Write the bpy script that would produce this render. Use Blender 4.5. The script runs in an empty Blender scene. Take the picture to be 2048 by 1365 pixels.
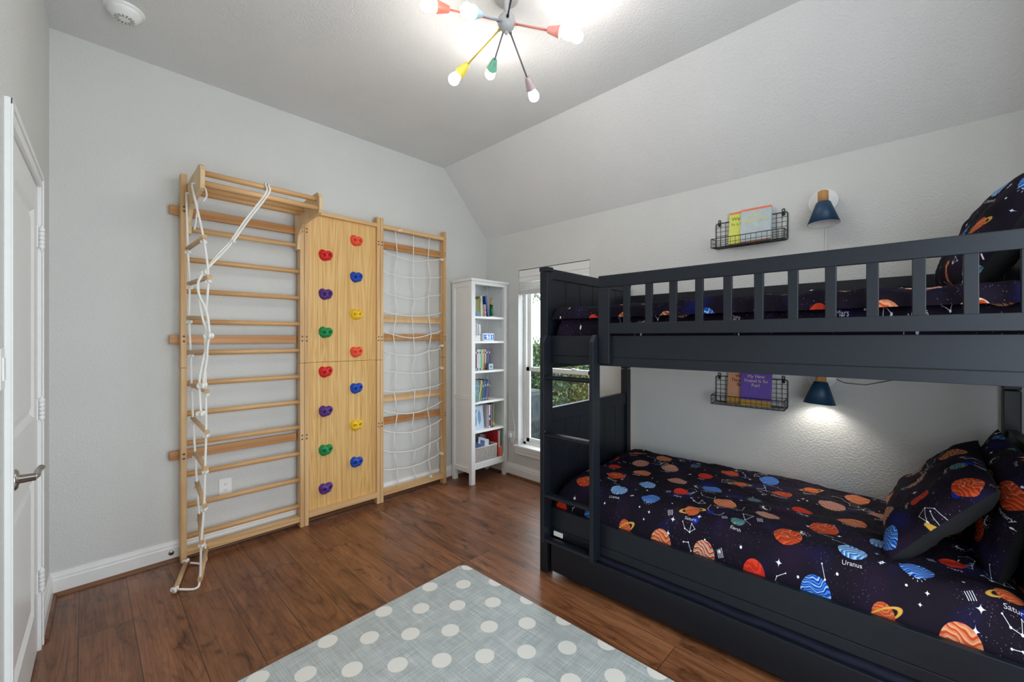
import bpy, math, random
import numpy as np
from mathutils import Vector, Matrix, Euler, noise

S = bpy.context.scene
COL = S.collection
random.seed(7)

# ------------------------------------------------------------------ camera, world, exposure
cd = bpy.data.cameras.new('camera')
cam = bpy.data.objects.new('camera', cd); COL.objects.link(cam)
cd.sensor_width = 36.0
cd.lens = 835.0 / 2048.0 * 36.0
cd.shift_y = -6.5 / 2048.0
cd.clip_start = 0.02
cam.location = (-3.019, -3.333, 1.387)
cam.rotation_euler = (math.radians(90), 0, math.radians(-45.73))
S.camera = cam

w = bpy.data.worlds.new('overcast_sky'); S.world = w; w.use_nodes = True
bg = w.node_tree.nodes['Background']
bg.inputs[0].default_value = (0.84, 0.925, 1.0, 1)
bg.inputs[1].default_value = 4.2
BULB_POWER = 44.0
READING_BULB = 105.0
def portal(name, loc, rot, sx, sy):
    l = bpy.data.lights.new(name, 'AREA'); l.shape = 'RECTANGLE'; l.size = sx; l.size_y = sy
    l.cycles.is_portal = True
    o = bpy.data.objects.new(name, l); COL.objects.link(o); o.location = loc; o.rotation_euler = rot
    return o
portal('daylight_portal', (.16, -.9, 1.19), (0, math.radians(90), 0), 1.74, .85)       # window beside the bookcase
portal('daylight_portal', (-2.02, -4.0, 1.35), (math.radians(90), 0, 0), 2.0, 2.1)      # added window behind the camera, put in to brighten the room

S.view_settings.view_transform = 'Standard'
S.view_settings.look = 'None'
S.view_settings.gamma = 1.0
S.view_settings.use_curve_mapping = False
S.view_settings.exposure = 0.42
S.cycles.use_denoising = True
S.cycles.max_bounces = 10
S.cycles.diffuse_bounces = 6
S.cycles.transparent_max_bounces = 12
S.cycles.caustics_reflective = False
S.cycles.caustics_refractive = False
S.cycles.sample_clamp_indirect = 6.0

# ------------------------------------------------------------------ node helpers
def srgb(r, g, b):
    f = lambda c: (c/255/12.92) if c/255 <= .04045 else ((c/255+.055)/1.055)**2.4
    return (f(r), f(g), f(b), 1)

class NT:
    def __init__(s, name):
        s.m = bpy.data.materials.new(name); s.m.use_nodes = True
        s.t = s.m.node_tree; s.n = s.t.nodes
        s.b = s.n['Principled BSDF']; s.out = s.n['Material Output']
    def add(s, kind, **kw):
        n = s.n.new(kind)
        for k, v in kw.items():
            if k[0] == 'i' and k[1:].isdigit(): s.put(n.inputs[int(k[1:])], v)
            else: setattr(n, k, v)
        return n
    def put(s, sock, v):
        if isinstance(v, bpy.types.NodeSocket): s.t.links.new(v, sock)
        elif isinstance(v, bpy.types.Node): s.t.links.new(v.outputs[0], sock)
        else: sock.default_value = v
    def math(s, op, a, b=0.0, c=0.0):
        return s.add('ShaderNodeMath', operation=op, i0=a, i1=b, i2=c).outputs[0]
    def obj(s, scale=(1, 1, 1), loc=(0, 0, 0), rnd=False):
        tc = s.add('ShaderNodeTexCoord')
        mp = s.add('ShaderNodeMapping'); mp.inputs['Scale'].default_value = scale
        mp.inputs['Location'].default_value = loc
        src = tc.outputs['Object']
        if rnd:
            oi = s.add('ShaderNodeObjectInfo')
            k = s.math('MULTIPLY', oi.outputs['Random'], 17.0)
            cb = s.add('ShaderNodeCombineXYZ', i0=k, i1=k, i2=k)
            src = s.add('ShaderNodeVectorMath', operation='ADD', i0=src, i1=cb.outputs[0]).outputs[0]
        s.put(mp.inputs['Vector'], src)
        return mp.outputs[0]
    def noise(s, vec, scale, detail=2, rough=.5, dist=0):
        n = s.add('ShaderNodeTexNoise')
        s.put(n.inputs['Vector'], vec)
        n.inputs['Scale'].default_value = scale; n.inputs['Detail'].default_value = detail
        n.inputs['Roughness'].default_value = rough; n.inputs['Distortion'].default_value = dist
        return n.outputs[0]
    def ramp(s, fac, *stops):
        r = s.add('ShaderNodeValToRGB'); s.put(r.inputs[0], fac)
        e = r.color_ramp.elements
        while len(e) > 1: e.remove(e[-1])
        e[0].position, e[0].color = stops[0]
        for p, c in stops[1:]:
            q = e.new(p); q.color = c
        return r.outputs[0]
    def mix(s, fac, a, b, mode='MIX'):
        n = s.add('ShaderNodeMix', data_type='RGBA', blend_type=mode)
        s.put(n.inputs[0], fac); s.put(n.inputs[6], a); s.put(n.inputs[7], b)
        return n.outputs[2]
    def bump(s, h, strength=.3, dist=.002):
        n = s.add('ShaderNodeBump'); s.put(n.inputs['Height'], h)
        n.inputs['Strength'].default_value = strength; n.inputs['Distance'].default_value = dist
        s.put(s.b.inputs['Normal'], n.outputs[0])
    def set(s, **kw):
        for k, v in kw.items():
            s.put(s.b.inputs[{'color': 'Base Color', 'rough': 'Roughness', 'metal': 'Metallic', 'spec': 'Specular IOR Level',
                              'emit': 'Emission Color', 'emis': 'Emission Strength', 'coat': 'Coat Weight', 'sheen': 'Sheen Weight'}[k]], v)
        return s

_mc = {}
def flat(name, rgb, rough=.5, metal=0, spec=.5, var=.06):
    """plain colour with a faint procedural mottling"""
    key = (name, rgb, rough, metal)
    if key in _mc: return _mc[key]
    t = NT(name); c = srgb(*rgb)
    nz = t.noise(t.obj((1, 1, 1), rnd=True), 30, 2)
    lo = tuple(x*(1-var) for x in c[:3])+(1,); hi = tuple(min(1, x*(1+var)) for x in c[:3])+(1,)
    t.set(color=t.ramp(nz, (.3, lo), (.7, hi)), rough=rough, metal=metal, spec=spec)
    _mc[key] = t.m
    return t.m

def m_paint(name, c, bump=.35):
    t = NT(name)
    v = t.obj()
    a = t.noise(v, 90, 3, .55); b = t.noise(v, 2.0, 2)
    t.set(color=t.ramp(b, (.3, tuple(x*.975 for x in c)+(1,)), (.7, tuple(x*1.02 for x in c)+(1,))), rough=.62, spec=.3)
    t.bump(a, bump, .007)
    return t.m
M_WALL = m_paint('wall_paint', (.675, .678, .655), .6)
M_CEIL = m_paint('ceiling_paint', (.72, .715, .705), .6)
M_TRIM = flat('white_trim_paint', (236, 236, 234), .32, var=.015)
M_WHITE = flat('white_plastic', (240, 240, 238), .35, var=.01)
M_SHELFW = flat('white_stained_wood', (238, 238, 236), .42, var=.012)

def m_wood(name, light, dark, axis, freq=26, rough=.42, line=.5, bump=.08):
    t = NT(name)
    sc = [freq, freq, freq]; sc[axis] = freq*.045
    v = t.obj(tuple(sc), rnd=True)
    a = t.noise(v, 1.0, 4, .55, .6)
    ring = t.math('FRACT', t.math('MULTIPLY', t.noise(t.obj(tuple(k*.25 for k in sc), rnd=True), 1.0, 1, .4, .3), 7.0))
    tri = t.math('ABSOLUTE', t.math('SUBTRACT', ring, .5))
    f = t.math('ADD', t.math('MULTIPLY', a, 1-line*.5), t.math('MULTIPLY', tri, line))
    col = t.ramp(f, (.28, srgb(*dark)), (.72, srgb(*light)))
    t.set(color=col, rough=rough, spec=.4)
    t.bump(a, bump, .001)
    return t.m
PINE = [m_wood('pine_grain_%s' % 'xyz'[i], (226, 190, 140), (196, 150, 98), i) for i in range(3)]
PINE_RAIL = m_wood('amber_pine', (206, 156, 100), (170, 112, 62), 0)
PINE_RUNG = m_wood('beech_dowel', (224, 182, 130), (198, 150, 98), 0, 18, .38, .2)
DOWEL = m_wood('pale_dowel', (214, 182, 142), (180, 140, 98), 1, 18, .5, .2)
PLY = m_wood('plywood_face', (228, 200, 156), (206, 172, 124), 2, 14, .45, .35)
OAK = m_wood('lamp_oak', (206, 158, 98), (176, 124, 70), 2, 40, .45, .3)

def m_board():
    t = NT('striped_pine_board')
    v = t.obj((1, 1, 1))
    stripe = t.noise(t.obj((130, 1, .5)), 1.0, 3, .6, .1)
    wob = t.noise(t.obj((13, 9, .55)), 1.0, 2, .5, .4)
    ring = t.math('ABSOLUTE', t.math('SUBTRACT', t.math('FRACT', t.math('MULTIPLY', wob, 12.0)), .5))
    f = t.math('ADD', t.math('MULTIPLY', stripe, .8), t.math('MULTIPLY', ring, .4))
    t.set(color=t.ramp(f, (.30, srgb(202, 150, 84)), (.5, srgb(224, 180, 114)), (.72, srgb(236, 200, 140))), rough=.36, spec=.45)
    return t.m
BOARD = m_board()

def m_floor():
    t = NT('brown_wood_planks')
    tc = t.add('ShaderNodeTexCoord'); sp = t.add('ShaderNodeSeparateXYZ', i0=tc.outputs['Object'])
    X = t.math('ADD', sp.outputs[0], 2.288+.187*12); Y = t.math('ADD', sp.outputs[1], 7.43)
    pv = t.add('ShaderNodeCombineXYZ', i0=Y, i1=X)
    br = t.add('ShaderNodeTexBrick', offset=.37, offset_frequency=2)
    t.put(br.inputs['Vector'], pv.outputs[0])
    for k, x in (('Scale', 1), ('Mortar Size', .0014), ('Mortar Smooth', .2), ('Brick Width', 1.22), ('Row Height', .187), ('Bias', 0)):
        br.inputs[k].default_value = x
    br.inputs['Color1'].default_value = (0, 0, 0, 1); br.inputs['Color2'].default_value = (1, 1, 1, 1)
    br.inputs['Mortar'].default_value = (.5, .5, .5, 1)
    row = t.math('FLOOR', t.math('DIVIDE', X, .187))
    pid = t.math('ADD', t.math('MULTIPLY', br.outputs[0], 9.0), t.math('MULTIPLY', row, 3.37))
    def vec(a, b): return t.add('ShaderNodeCombineXYZ', i0=t.math('MULTIPLY', X, a), i1=t.math('MULTIPLY', Y, b), i2=pid).outputs[0]
    fine = t.noise(vec(85.0, 3.2), 1.6, 4, .65, .2)
    wide = t.noise(vec(16.0, .9), 1.0, 3, .5, .3)
    cath = t.noise(vec(6.5, .75), 1.0, 1, .4, .35)
    saw = t.math('FRACT', t.math('MULTIPLY', cath, 17.0))
    line = t.math('POWER', t.math('ABSOLUTE', t.math('SUBTRACT', t.math('MULTIPLY', saw, 2.0), 1.0)), 4.0)
    where = t.ramp(t.noise(vec(4.0, .8), 1.0, 1, .4), (.44, (0, 0, 0, 1)), (.58, (1, 1, 1, 1)))
    ring = t.math('MULTIPLY', line, where)
    blot = t.noise(vec(9.0, 3.4), 1.25, 4, .65, .9)
    f = t.math('SUBTRACT', t.math('ADD', t.math('MULTIPLY', fine, .55), t.math('MULTIPLY', wide, .45)), t.math('MULTIPLY', ring, .16))
    base = t.ramp(f, (.28, srgb(82, 49, 31)), (.48, srgb(124, 80, 52)), (.70, srgb(154, 107, 75)))
    dk = t.ramp(blot, (.30, (.32, .29, .28, 1)), (.41, (.82, .80, .79, 1)), (.55, (1.04, 1.02, 1.0, 1)))
    c = t.mix(1.0, base, dk, 'MULTIPLY')
    tone = t.ramp(br.outputs[0], (0, (.82, .80, .78, 1)), (1, (1.16, 1.14, 1.12, 1)))
    c = t.mix(1.0, c, tone, 'MULTIPLY')
    c = t.mix(br.outputs[1], c, (.02, .01, .006, 1))
    t.set(color=c, rough=t.ramp(fine, (.3, (.36,)*3+(1,)), (.7, (.27,)*3+(1,))), spec=.5)
    h = t.math('SUBTRACT', t.math('MULTIPLY', f, .25), br.outputs[1])
    t.bump(h, .22, .0015)
    return t.m
M_FLOOR = m_floor()

def m_bed():
    t = NT('midnight_blue_paint')
    a = t.noise(t.obj((1, 1, 1)), 60, 3)
    t.set(color=t.ramp(a, (.3, srgb(17, 22, 29)), (.7, srgb(20, 26, 34))), rough=.40, spec=.38)
    t.bump(a, .03, .001)
    return t.m
M_BED = m_bed()

def m_glass(name, tint=(1, 1, 1), gloss=.07):
    t = NT(name)
    tr = t.add('ShaderNodeBsdfTransparent'); tr.inputs[0].default_value = tint+(1,)
    gl = t.add('ShaderNodeBsdfGlossy'); gl.inputs['Roughness'].default_value = .02
    mx = t.add('ShaderNodeMixShader'); mx.inputs[0].default_value = gloss
    t.put(mx.inputs[1], tr.outputs[0]); t.put(mx.inputs[2], gl.outputs[0])
    t.t.links.new(mx.outputs[0], t.out.inputs[0])
    return t.m
M_GLASS = m_glass('window_glass')
M_CLEAR = m_glass('clear_plastic', (.97, .97, .97), .12)

def m_emit(name, c, k):
    t = NT(name); t.set(color=c, emit=c, emis=k, rough=.4); return t.m
M_BULB = m_emit('lit_bulb', (1.0, .95, .89, 1), BULB_POWER)
M_RBULB = m_emit('lit_reading_bulb', (1.0, .95, .88, 1), READING_BULB)
M_BULBOFF = flat('frosted_bulb', (240, 238, 232), .25)

def m_metal(name, rgb, rough=.3):
    return flat(name, rgb, rough, 1.0, var=.04)
M_NICKEL = m_metal('brushed_nickel', (176, 172, 166), .28)
M_GOLD = m_metal('gold_plastic', (222, 182, 84), .22)
M_WIRE = flat('black_wire', (22, 22, 24), .4)

def m_rope(name='white_rope', rgb=(242, 240, 234)):
    t = NT(name)
    wv = t.add('ShaderNodeTexWave', wave_type='BANDS', bands_direction='DIAGONAL'); t.put(wv.inputs[0], t.obj((1, 1, 1)))
    wv.inputs['Scale'].default_value = 60
    c = srgb(*rgb)
    t.set(color=t.ramp(wv.outputs[1], (0, tuple(x*.86 for x in c[:3])+(1,)), (.5, c)), rough=.85, spec=.2)
    t.bump(wv.outputs[1], .3, .001)
    return t.m
M_ROPE = m_rope()

# ------------------------------------------------------------------ mesh helpers
class MB:
    def __init__(s): s.v = []; s.f = []; s.sm = []
    def add(s, vs, fs, smooth=False):
        k = len(s.v); s.v += [tuple(p) for p in vs]
        s.f += [tuple(i+k for i in q) for q in fs]; s.sm += [smooth]*len(fs)
        return s
    def box(s, lo, hi, mat=None):
        (a, b, c), (d, e, f) = lo, hi
        vs = [Vector(p) for p in ((a, b, c), (d, b, c), (d, e, c), (a, e, c), (a, b, f), (d, b, f), (d, e, f), (a, e, f))]
        if mat: vs = [mat @ p for p in vs]
        return s.add(vs, [(0, 3, 2, 1), (4, 5, 6, 7), (0, 1, 5, 4), (1, 2, 6, 5), (2, 3, 7, 6), (3, 0, 4, 7)])
    def prism(s, poly, axis, a, b, mat=None):
        """poly: 2-D points; the axis runs from a to b"""
        def mk(p, t):
            q = [p[0], p[1]]; q.insert(axis, t); q = Vector(q)
            return mat @ q if mat else q
        n = len(poly)
        vs = [mk(p, a) for p in poly]+[mk(p, b) for p in poly]
        fs = [tuple(range(n))[::-1], tuple(range(n, 2*n))]+[(i, (i+1) % n, n+(i+1) % n, n+i) for i in range(n)]
        return s.add(vs, fs)
    def tube(s, pts, r, seg=8, caps=True, closed=False):
        pts = [Vector(p) for p in pts]; n = len(pts)
        rr = r if hasattr(r, '__len__') else [r]*n
        vs = []; up = None
        for i, p in enumerate(pts):
            a = pts[i-1] if (i or closed) else p
            b = pts[(i+1) % n] if (i < n-1 or closed) else p
            d = (b-a)
            d = d.normalized() if d.length > 1e-9 else Vector((0, 0, 1))
            if up is None:
                up = Vector((0, 0, 1)) if abs(d.z) < .9 else Vector((1, 0, 0))
            x = up-d*up.dot(d)
            x = x.normalized() if x.length > 1e-6 else d.orthogonal().normalized()
            y = d.cross(x); up = x
            for k in range(seg):
                t = 2*math.pi*k/seg
                vs.append(p+(x*math.cos(t)+y*math.sin(t))*rr[i])
        fs = []
        for i in range(n if closed else n-1):
            j = (i+1) % n
            for k in range(seg):
                l = (k+1) % seg
                fs.append((i*seg+k, i*seg+l, j*seg+l, j*seg+k))
        s.add(vs, fs, True)
        if caps and not closed:
            k = len(s.v)-len(vs)
            s.f += [tuple(k+i for i in range(seg))[::-1], tuple(k+(n-1)*seg+i for i in range(seg))]; s.sm += [False]*2
        return s
    def lathe(s, prof, base, axis=(0, 0, 1), seg=24, smooth=True):
        """prof: (radius, height along the axis)"""
        base = Vector(base); q = Vector(axis).normalized().to_track_quat('Z', 'Y')
        vs = []
        for r, h in prof:
            for k in range(seg):
                t = 2*math.pi*k/seg
                vs.append(base+q @ Vector((max(r, 1e-5)*math.cos(t), max(r, 1e-5)*math.sin(t), h)))
        fs = []
        for i in range(len(prof)-1):
            for k in range(seg):
                l = (k+1) % seg
                fs.append((i*seg+k, i*seg+l, (i+1)*seg+l, (i+1)*seg+k))
        return s.add(vs, fs, smooth)
    def ball(s, c, r, sx=1, sy=1, sz=1, seg=16, rings=10):
        c = Vector(c); vs = []; fs = []
        for i in range(rings+1):
            a = math.pi*i/rings
            for k in range(seg):
                t = 2*math.pi*k/seg
                vs.append((c.x+r*sx*math.sin(a)*math.cos(t), c.y+r*sy*math.sin(a)*math.sin(t), c.z-r*sz*math.cos(a)))
        for i in range(rings):
            for k in range(seg):
                l = (k+1) % seg
                fs.append((i*seg+k, i*seg+l, (i+1)*seg+l, (i+1)*seg+k))
        return s.add(vs, fs, True)
    def build(s, name, mat, parent=None, bevel=0, rel=True, segs=2):
        """verts are in the frame of the thing's surroundings; rel subtracts the thing's own place"""
        off = Vector((0, 0, 0))
        if parent is not None and rel:
            r = parent
            while r.parent: r = r.parent
            off = Vector(r['_o'])
        me = bpy.data.meshes.new(name)
        me.from_pydata([tuple(Vector(p)-off) for p in s.v], [], s.f)
        me.polygons.foreach_set('use_smooth', s.sm)
        me.update()
        for m in (mat if isinstance(mat, (list, tuple)) else [mat]): me.materials.append(m)
        o = bpy.data.objects.new(name, me); COL.objects.link(o)
        if parent is not None: o.parent = parent
        if bevel:
            b = o.modifiers.new('bevel', 'BEVEL'); b.width = bevel; b.segments = segs; b.limit_method = 'ANGLE'
            b.angle_limit = math.radians(50)
        return o

def tag(o, label, cat, group=None, kind=None):
    if label: o['label'] = label
    if cat: o['category'] = cat
    if group: o['group'] = group
    if kind: o['kind'] = kind
    return o
def thing(name, label, cat, loc=(0, 0, 0), rot=(0, 0, 0), group=None, local=False):
    """an Empty at the base of the thing; its parts are given in world places unless local"""
    o = bpy.data.objects.new(name, None); COL.objects.link(o)
    o.empty_display_size = .1
    o.location = loc; o.rotation_euler = rot
    o['_o'] = (0.0, 0.0, 0.0) if local else tuple(float(x) for x in loc)
    return tag(o, label, cat, group)
def struct(o): o['kind'] = 'structure'; return o
def root(mesh_obj):
    mesh_obj['_o'] = (0.0, 0.0, 0.0); return mesh_obj
def box_obj(name, lo, hi, mat, parent=None, bevel=0, rel=True):
    return MB().box(lo, hi).build(name, mat, parent, bevel, rel)
def smooth_path(pts, n=8):
    """Catmull-Rom through the points"""
    P = [Vector(p) for p in pts]; P = [P[0]*2-P[1]]+P+[P[-1]*2-P[-2]]
    out = []
    for i in range(1, len(P)-2):
        a, b, c, d = P[i-1:i+3]
        for k in range(n):
            t = k/n
            out.append(.5*((2*b)+(c-a)*t+(2*a-5*b+4*c-d)*t*t+(3*b-a-3*c+d)*t**3))
    out.append(P[-2])
    return out
def knot(mb, p, r=.011):
    p = Vector(p); pts = []
    for k in range(18):
        t = 2*math.pi*k/18
        pts.append(p+Vector((r*math.sin(t)+r*.6*math.sin(2*t), r*math.cos(t)-r*.6*math.cos(2*t), r*.8*math.sin(3*t))))
    mb.tube(pts, r*.62, 6, closed=True)

_txt = {}
def text_verts(body, size, align='CENTER', space=1.0):
    cu = bpy.data.curves.new('tmp_text', 'FONT'); cu.body = body; cu.size = size; cu.align_x = align
    cu.space_line = space; cu.resolution_u = 3
    ob = bpy.data.objects.new('tmp_text', cu); COL.objects.link(ob)
    dg = bpy.context.evaluated_depsgraph_get(); dg.update()
    me = bpy.data.meshes.new_from_object(ob.evaluated_get(dg))
    me.calc_loop_triangles()
    vs = [v.co.copy() for v in me.vertices]; fs = [tuple(t.vertices) for t in me.loop_triangles]
    bpy.data.objects.remove(ob); bpy.data.curves.remove(cu); bpy.data.meshes.remove(me)
    return vs, fs
def lettering(body, size, mtx, mat, parent, align='CENTER', space=1.0, name='lettering', label=None, bold=0):
    vs, fs = text_verts(body, size, align, space)
    mb = MB(); mb.add([mtx @ v for v in vs], fs)
    if bold:
        mb.add([mtx @ (v+Vector((bold, 0, .00005))) for v in vs], fs)
    o = mb.build(name, mat, parent)
    if label: o['label'] = label
    return o

# ------------------------------------------------------------------ the room
WX, WS = -3.148, .028                       # left wall: x = WX + WS*y
def lx(y): return WX+WS*y
YN = -3.86                                  # near wall, behind the camera
ZC, ZL, XS = 3.048, 2.438, -.556

fl = MB().add([(-3.6, -4.1, 0), (.3, -4.1, 0), (.3, .3, 0), (-3.6, .3, 0), (-3.6, -4.1, -.1), (.3, -4.1, -.1), (.3, .3, -.1), (-3.6, .3, -.1)],
              [(0, 1, 2, 3), (7, 6, 5, 4), (0, 4, 5, 1), (1, 5, 6, 2), (2, 6, 7, 3), (3, 7, 4, 0)]).build('floor', M_FLOOR)
struct(fl)
struct(MB().box((-3.5, 0, 0), (.2, .12, 3.2)).build('wall_back', M_WALL))
# right wall with the window opening
y0, y1, z0, z1 = -1.321, -.478, .318, 2.058
wr = MB()
for lo, hi in (((0, -4, 0), (.14, y0, 2.6)), ((0, y1, 0), (.14, 0, 2.6)), ((0, y0, 0), (.14, y1, z0)), ((0, y0, z1), (.14, y1, 2.6))):
    wr.box(lo, hi)
struct(wr.build('wall_right', M_WALL))
# left wall with the door opening
DY0, DY1, DZ = -1.308, -.545, 2.055
wl = MB()
def wl_box(ya, yb, za, zb):
    wl.add([(lx(ya), ya, za), (lx(yb), yb, za), (lx(yb)-.14, yb, za), (lx(ya)-.14, ya, za),
            (lx(ya), ya, zb), (lx(yb), yb, zb), (lx(yb)-.14, yb, zb), (lx(ya)-.14, ya, zb)],
           [(0, 3, 2, 1), (4, 5, 6, 7), (0, 1, 5, 4), (1, 2, 6, 5), (2, 3, 7, 6), (3, 0, 4, 7)])
wl_box(-4, DY0, 0, 3.1); wl_box(DY1, .05, 0, 3.1); wl_box(DY0, DY1, DZ, 3.1)
struct(wl.build('wall_left', M_WALL))
GX0, GX1, GZ0, GZ1 = -3.02, -1.02, .30, 2.40  # opening for the added, unseen window that brightens the room
wf = MB()
for a, b, c, d in ((-3.5, GX0, 0, 3.2), (GX1, .2, 0, 3.2), (GX0, GX1, 0, GZ0), (GX0, GX1, GZ1, 3.2)): wf.box((a, YN-.12, c), (b, YN, d))
struct(wf.build('wall_front', M_WALL))
w2 = MB()
for a, b in ((GX0, GX0+.04), (GX1-.04, GX1), ((GX0+GX1)/2-.025, (GX0+GX1)/2+.025)): w2.box((a, YN-.11, GZ0), (b, YN-.05, GZ1))
for a, b in ((GZ0, GZ0+.04), (GZ1-.04, GZ1), (1.32, 1.37)): w2.box((GX0, YN-.11, a), (GX1, YN-.05, b))
struct(root(w2.build('window_added_fill', M_TRIM)))
struct(MB().prism([(-3.5, ZC), (XS, ZC), (.14, ZL-(.14)*(ZC-ZL)/(-XS)), (.14, ZC+.15), (-3.5, ZC+.15)], 1, -4.0, .12).build('ceiling', M_CEIL))

# baseboards: stepped profile, and the brown quarter-round at their foot
BPROF = [(0, 0), (.016, 0), (.016, .082), (.013, .088), (.013, .100), (.008, .108), (.006, .120), (0, .122)]
def base_run(name, p, q, nrm, sh=True):
    p = Vector((p[0], p[1], 0)); q = Vector((q[0], q[1], 0)); n = Vector((nrm[0], nrm[1], 0)).normalized()
    mb = MB(); k = len(BPROF)
    vs = [a+n*d+Vector((0, 0, h)) for a in (p, q) for d, h in BPROF]
    mb.add(vs, [tuple(range(k)), tuple(range(k, 2*k))[::-1]]+[(i, k+i, k+(i+1) % k, (i+1) % k) for i in range(k)])
    o = struct(root(mb.build(name, M_TRIM)))
    if sh:
        pr = [(.016, 0), (.033, 0), (.031, .008), (.026, .014), (.016, .018)]; k = len(pr); mb = MB()
        vs = [a+n*d+Vector((0, 0, h)) for a in (p, q) for d, h in pr]
        mb.add(vs, [tuple(range(k)), tuple(range(k, 2*k))[::-1]]+[(i, k+i, k+(i+1) % k, (i+1) % k) for i in range(k)])
        mb.build('shoe_moulding', M_SHOE, o)['label'] = 'brown stained quarter-round'
    return o
M_SHOE = m_wood('stained_moulding', (128, 84, 52), (90, 54, 32), 0, 20)
base_run('baseboard_back', (lx(0), 0), (0, 0), (0, -1))
base_run('baseboard_right', (0, 0), (0, YN), (-1, 0))
nl = Vector((1, -WS, 0))
base_run('baseboard_left', (lx(-.01), -.01), (lx(-.484), -.484), nl)
base_run('baseboard_left_near', (lx(-1.37), -1.37), (lx(YN), YN), nl)

# door: leaf with two raised panels, hinges, lever
def lp(y, d, z): return (lx(y)+d, y, z)
def lbox(mb, ya, yb, da, db, za, zb):
    vs = [lp(ya, da, za), lp(yb, da, za), lp(yb, db, za), lp(ya, db, za), lp(ya, da, zb), lp(yb, da, zb), lp(yb, db, zb), lp(ya, db, zb)]
    mb.add(vs, [(0, 1, 2, 3), (7, 6, 5, 4), (0, 4, 5, 1), (1, 5, 6, 2), (2, 6, 7, 3), (3, 7, 4, 0)])
    return mb
leaf = MB(); LY0, LY1, LZ = -1.304, -.549, 2.043
pan = [(.21, .80), (1.05, 1.93)]; py0, py1 = -1.19, -.665
lbox(leaf, LY0, py0, -.036, .002, .012, LZ); lbox(leaf, py1, LY1, -.036, .002, .012, LZ)
zs = [.012, pan[0][0], pan[0][1], pan[1][0], pan[1][1], LZ]
for a, b in ((0, 1), (2, 3), (4, 5)): lbox(leaf, py0, py1, -.036, .002, zs[a], zs[b])
for za, zb in pan:                      # sunk field with sloping mouldings
    ring = [(py0, za), (py1, za), (py1, zb), (py0, zb)]
    def rect(m): return [(py0+m, za+m), (py1-m, za+m), (py1-m, zb-m), (py0+m, zb-m)]
    lv = [(0, .002), (.018, -.010), (.026, -.010), (.05, -.003)]
    vs = []
    for m, d in lv: vs += [lp(a, d, b) for a, b in rect(m)]
    fs = []
    for i in range(len(lv)-1):
        for k in range(4): fs.append((i*4+k, i*4+(k+1) % 4, i*4+4+(k+1) % 4, i*4+4+k))
    fs.append(tuple(range(12, 16)))
    leaf.add(vs, fs)
door = struct(root(leaf.build('door_1', M_TRIM)))
for zc in (1.829, 1.072, .313):
    h = MB(); lbox(h, DY1-.034, DY1-.004, .002, .006, zc-.047, zc+.047); lbox(h, DY1, DY1+.03, .013, .017, zc-.047, zc+.047)
    for q in range(5):
        h.tube([lp(DY1-.002, .015, zc-.047+.0188*q+.0015), lp(DY1-.002, .015, zc-.047+.0188*(q+1)-.0015)], .0095, 12)
    h.tube([lp(DY1-.002, .015, zc-.055), lp(DY1-.002, .015, zc+.055)], .005, 8)
    h.build('hinge', M_TRIM, door, .001)
hd = MB(); hc = Vector(lp(-1.240, .004, .927))
hd.lathe([(0, 0), (.033, 0), (.034, .006), (.028, .012), (.014, .014), (.012, .05), (0, .05)], hc, (1, 0, 0), 24)
hd.tube(smooth_path([hc+Vector((.045, 0, 0)), hc+Vector((.05, .02, 0)), hc+Vector((.05, .05, .001)), hc+Vector((.051, .078, .003)), hc+Vector((.058, .096, .010))], 5), .0095, 12)
hd.build('handle', M_NICKEL, door)['label'] = 'brushed nickel lever handle'
cs = MB()
def casing_leg(ya, yb, za, zb):
    lbox(cs, ya, yb, 0, .013, za, zb)
cw = .06
for ya, yb, inn in ((DY0-cw, DY0, 1), (DY1, DY1+cw, 0)):
    casing_leg(ya, yb, 0, DZ+cw)
    if inn: lbox(cs, ya, ya+.02, .013, .018, 0, DZ+cw)
    else: lbox(cs, yb-.02, yb, .013, .018, 0, DZ+cw)
casing_leg(DY0, DY1, DZ, DZ+cw); lbox(cs, DY0-cw, DY1+cw, .013, .018, DZ+cw-.02, DZ+cw)
lbox(cs, DY0, DY0+.003, -.14, 0, 0, DZ); lbox(cs, DY1-.003, DY1, -.14, 0, 0, DZ); lbox(cs, DY0, DY1, -.14, 0, DZ-.008, DZ)
lbox(cs, DY0, DY1, -.14, -.037, 0, DZ)
struct(cs.build('trim_1', M_TRIM, None, .0015))

# window: vinyl single-hung unit, stool and apron
win = MB()
FX = .075
def wbox(mb, ya, yb, za, zb, xa, xb): return mb.box((xa, ya, za), (xb, yb, zb))
wbox(win, y0, y0+.035, z0, z1, FX, .14); wbox(win, y1-.035, y1, z0, z1, FX, .14)
wbox(win, y0, y1, z1-.035, z1, FX, .14); wbox(win, y0, y1, z0, z0+.03, FX, .14)
W1 = struct(root(win.build('window_1', M_TRIM, None, .002)))
MID = 1.075
def sash(za, zb, xa, xb, mw):
    m = MB(); a, b = y0+.035, y1-.035
    wbox(m, a, a+mw, za, zb, xa, xb); wbox(m, b-mw, b, za, zb, xa, xb)
    wbox(m, a, b, za, za+mw, xa, xb); wbox(m, a, b, zb-mw, zb, xa, xb)
    o = m.build('sash', M_TRIM, W1, .002)
    g = MB().box(((xa+xb)/2-.002, a+mw, za+mw), ((xa+xb)/2+.002, b-mw, zb-mw)).build('glass', M_GLASS, o)
    g['label'] = 'clear window pane'
sash(z0+.03, MID+.02, .082, .106, .04)
sash(MID-.02, z1-.035, .108, .132, .04)
for yy in (-.72, -1.10):
    MB().box((.074, yy-.03, MID+.018), (.104, yy+.03, MID+.026)).tube([(.088, yy, MID+.03), (.078, yy+.035, MID+.032)], .005, 8).build('sash_lock', M_TRIM, W1)
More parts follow.
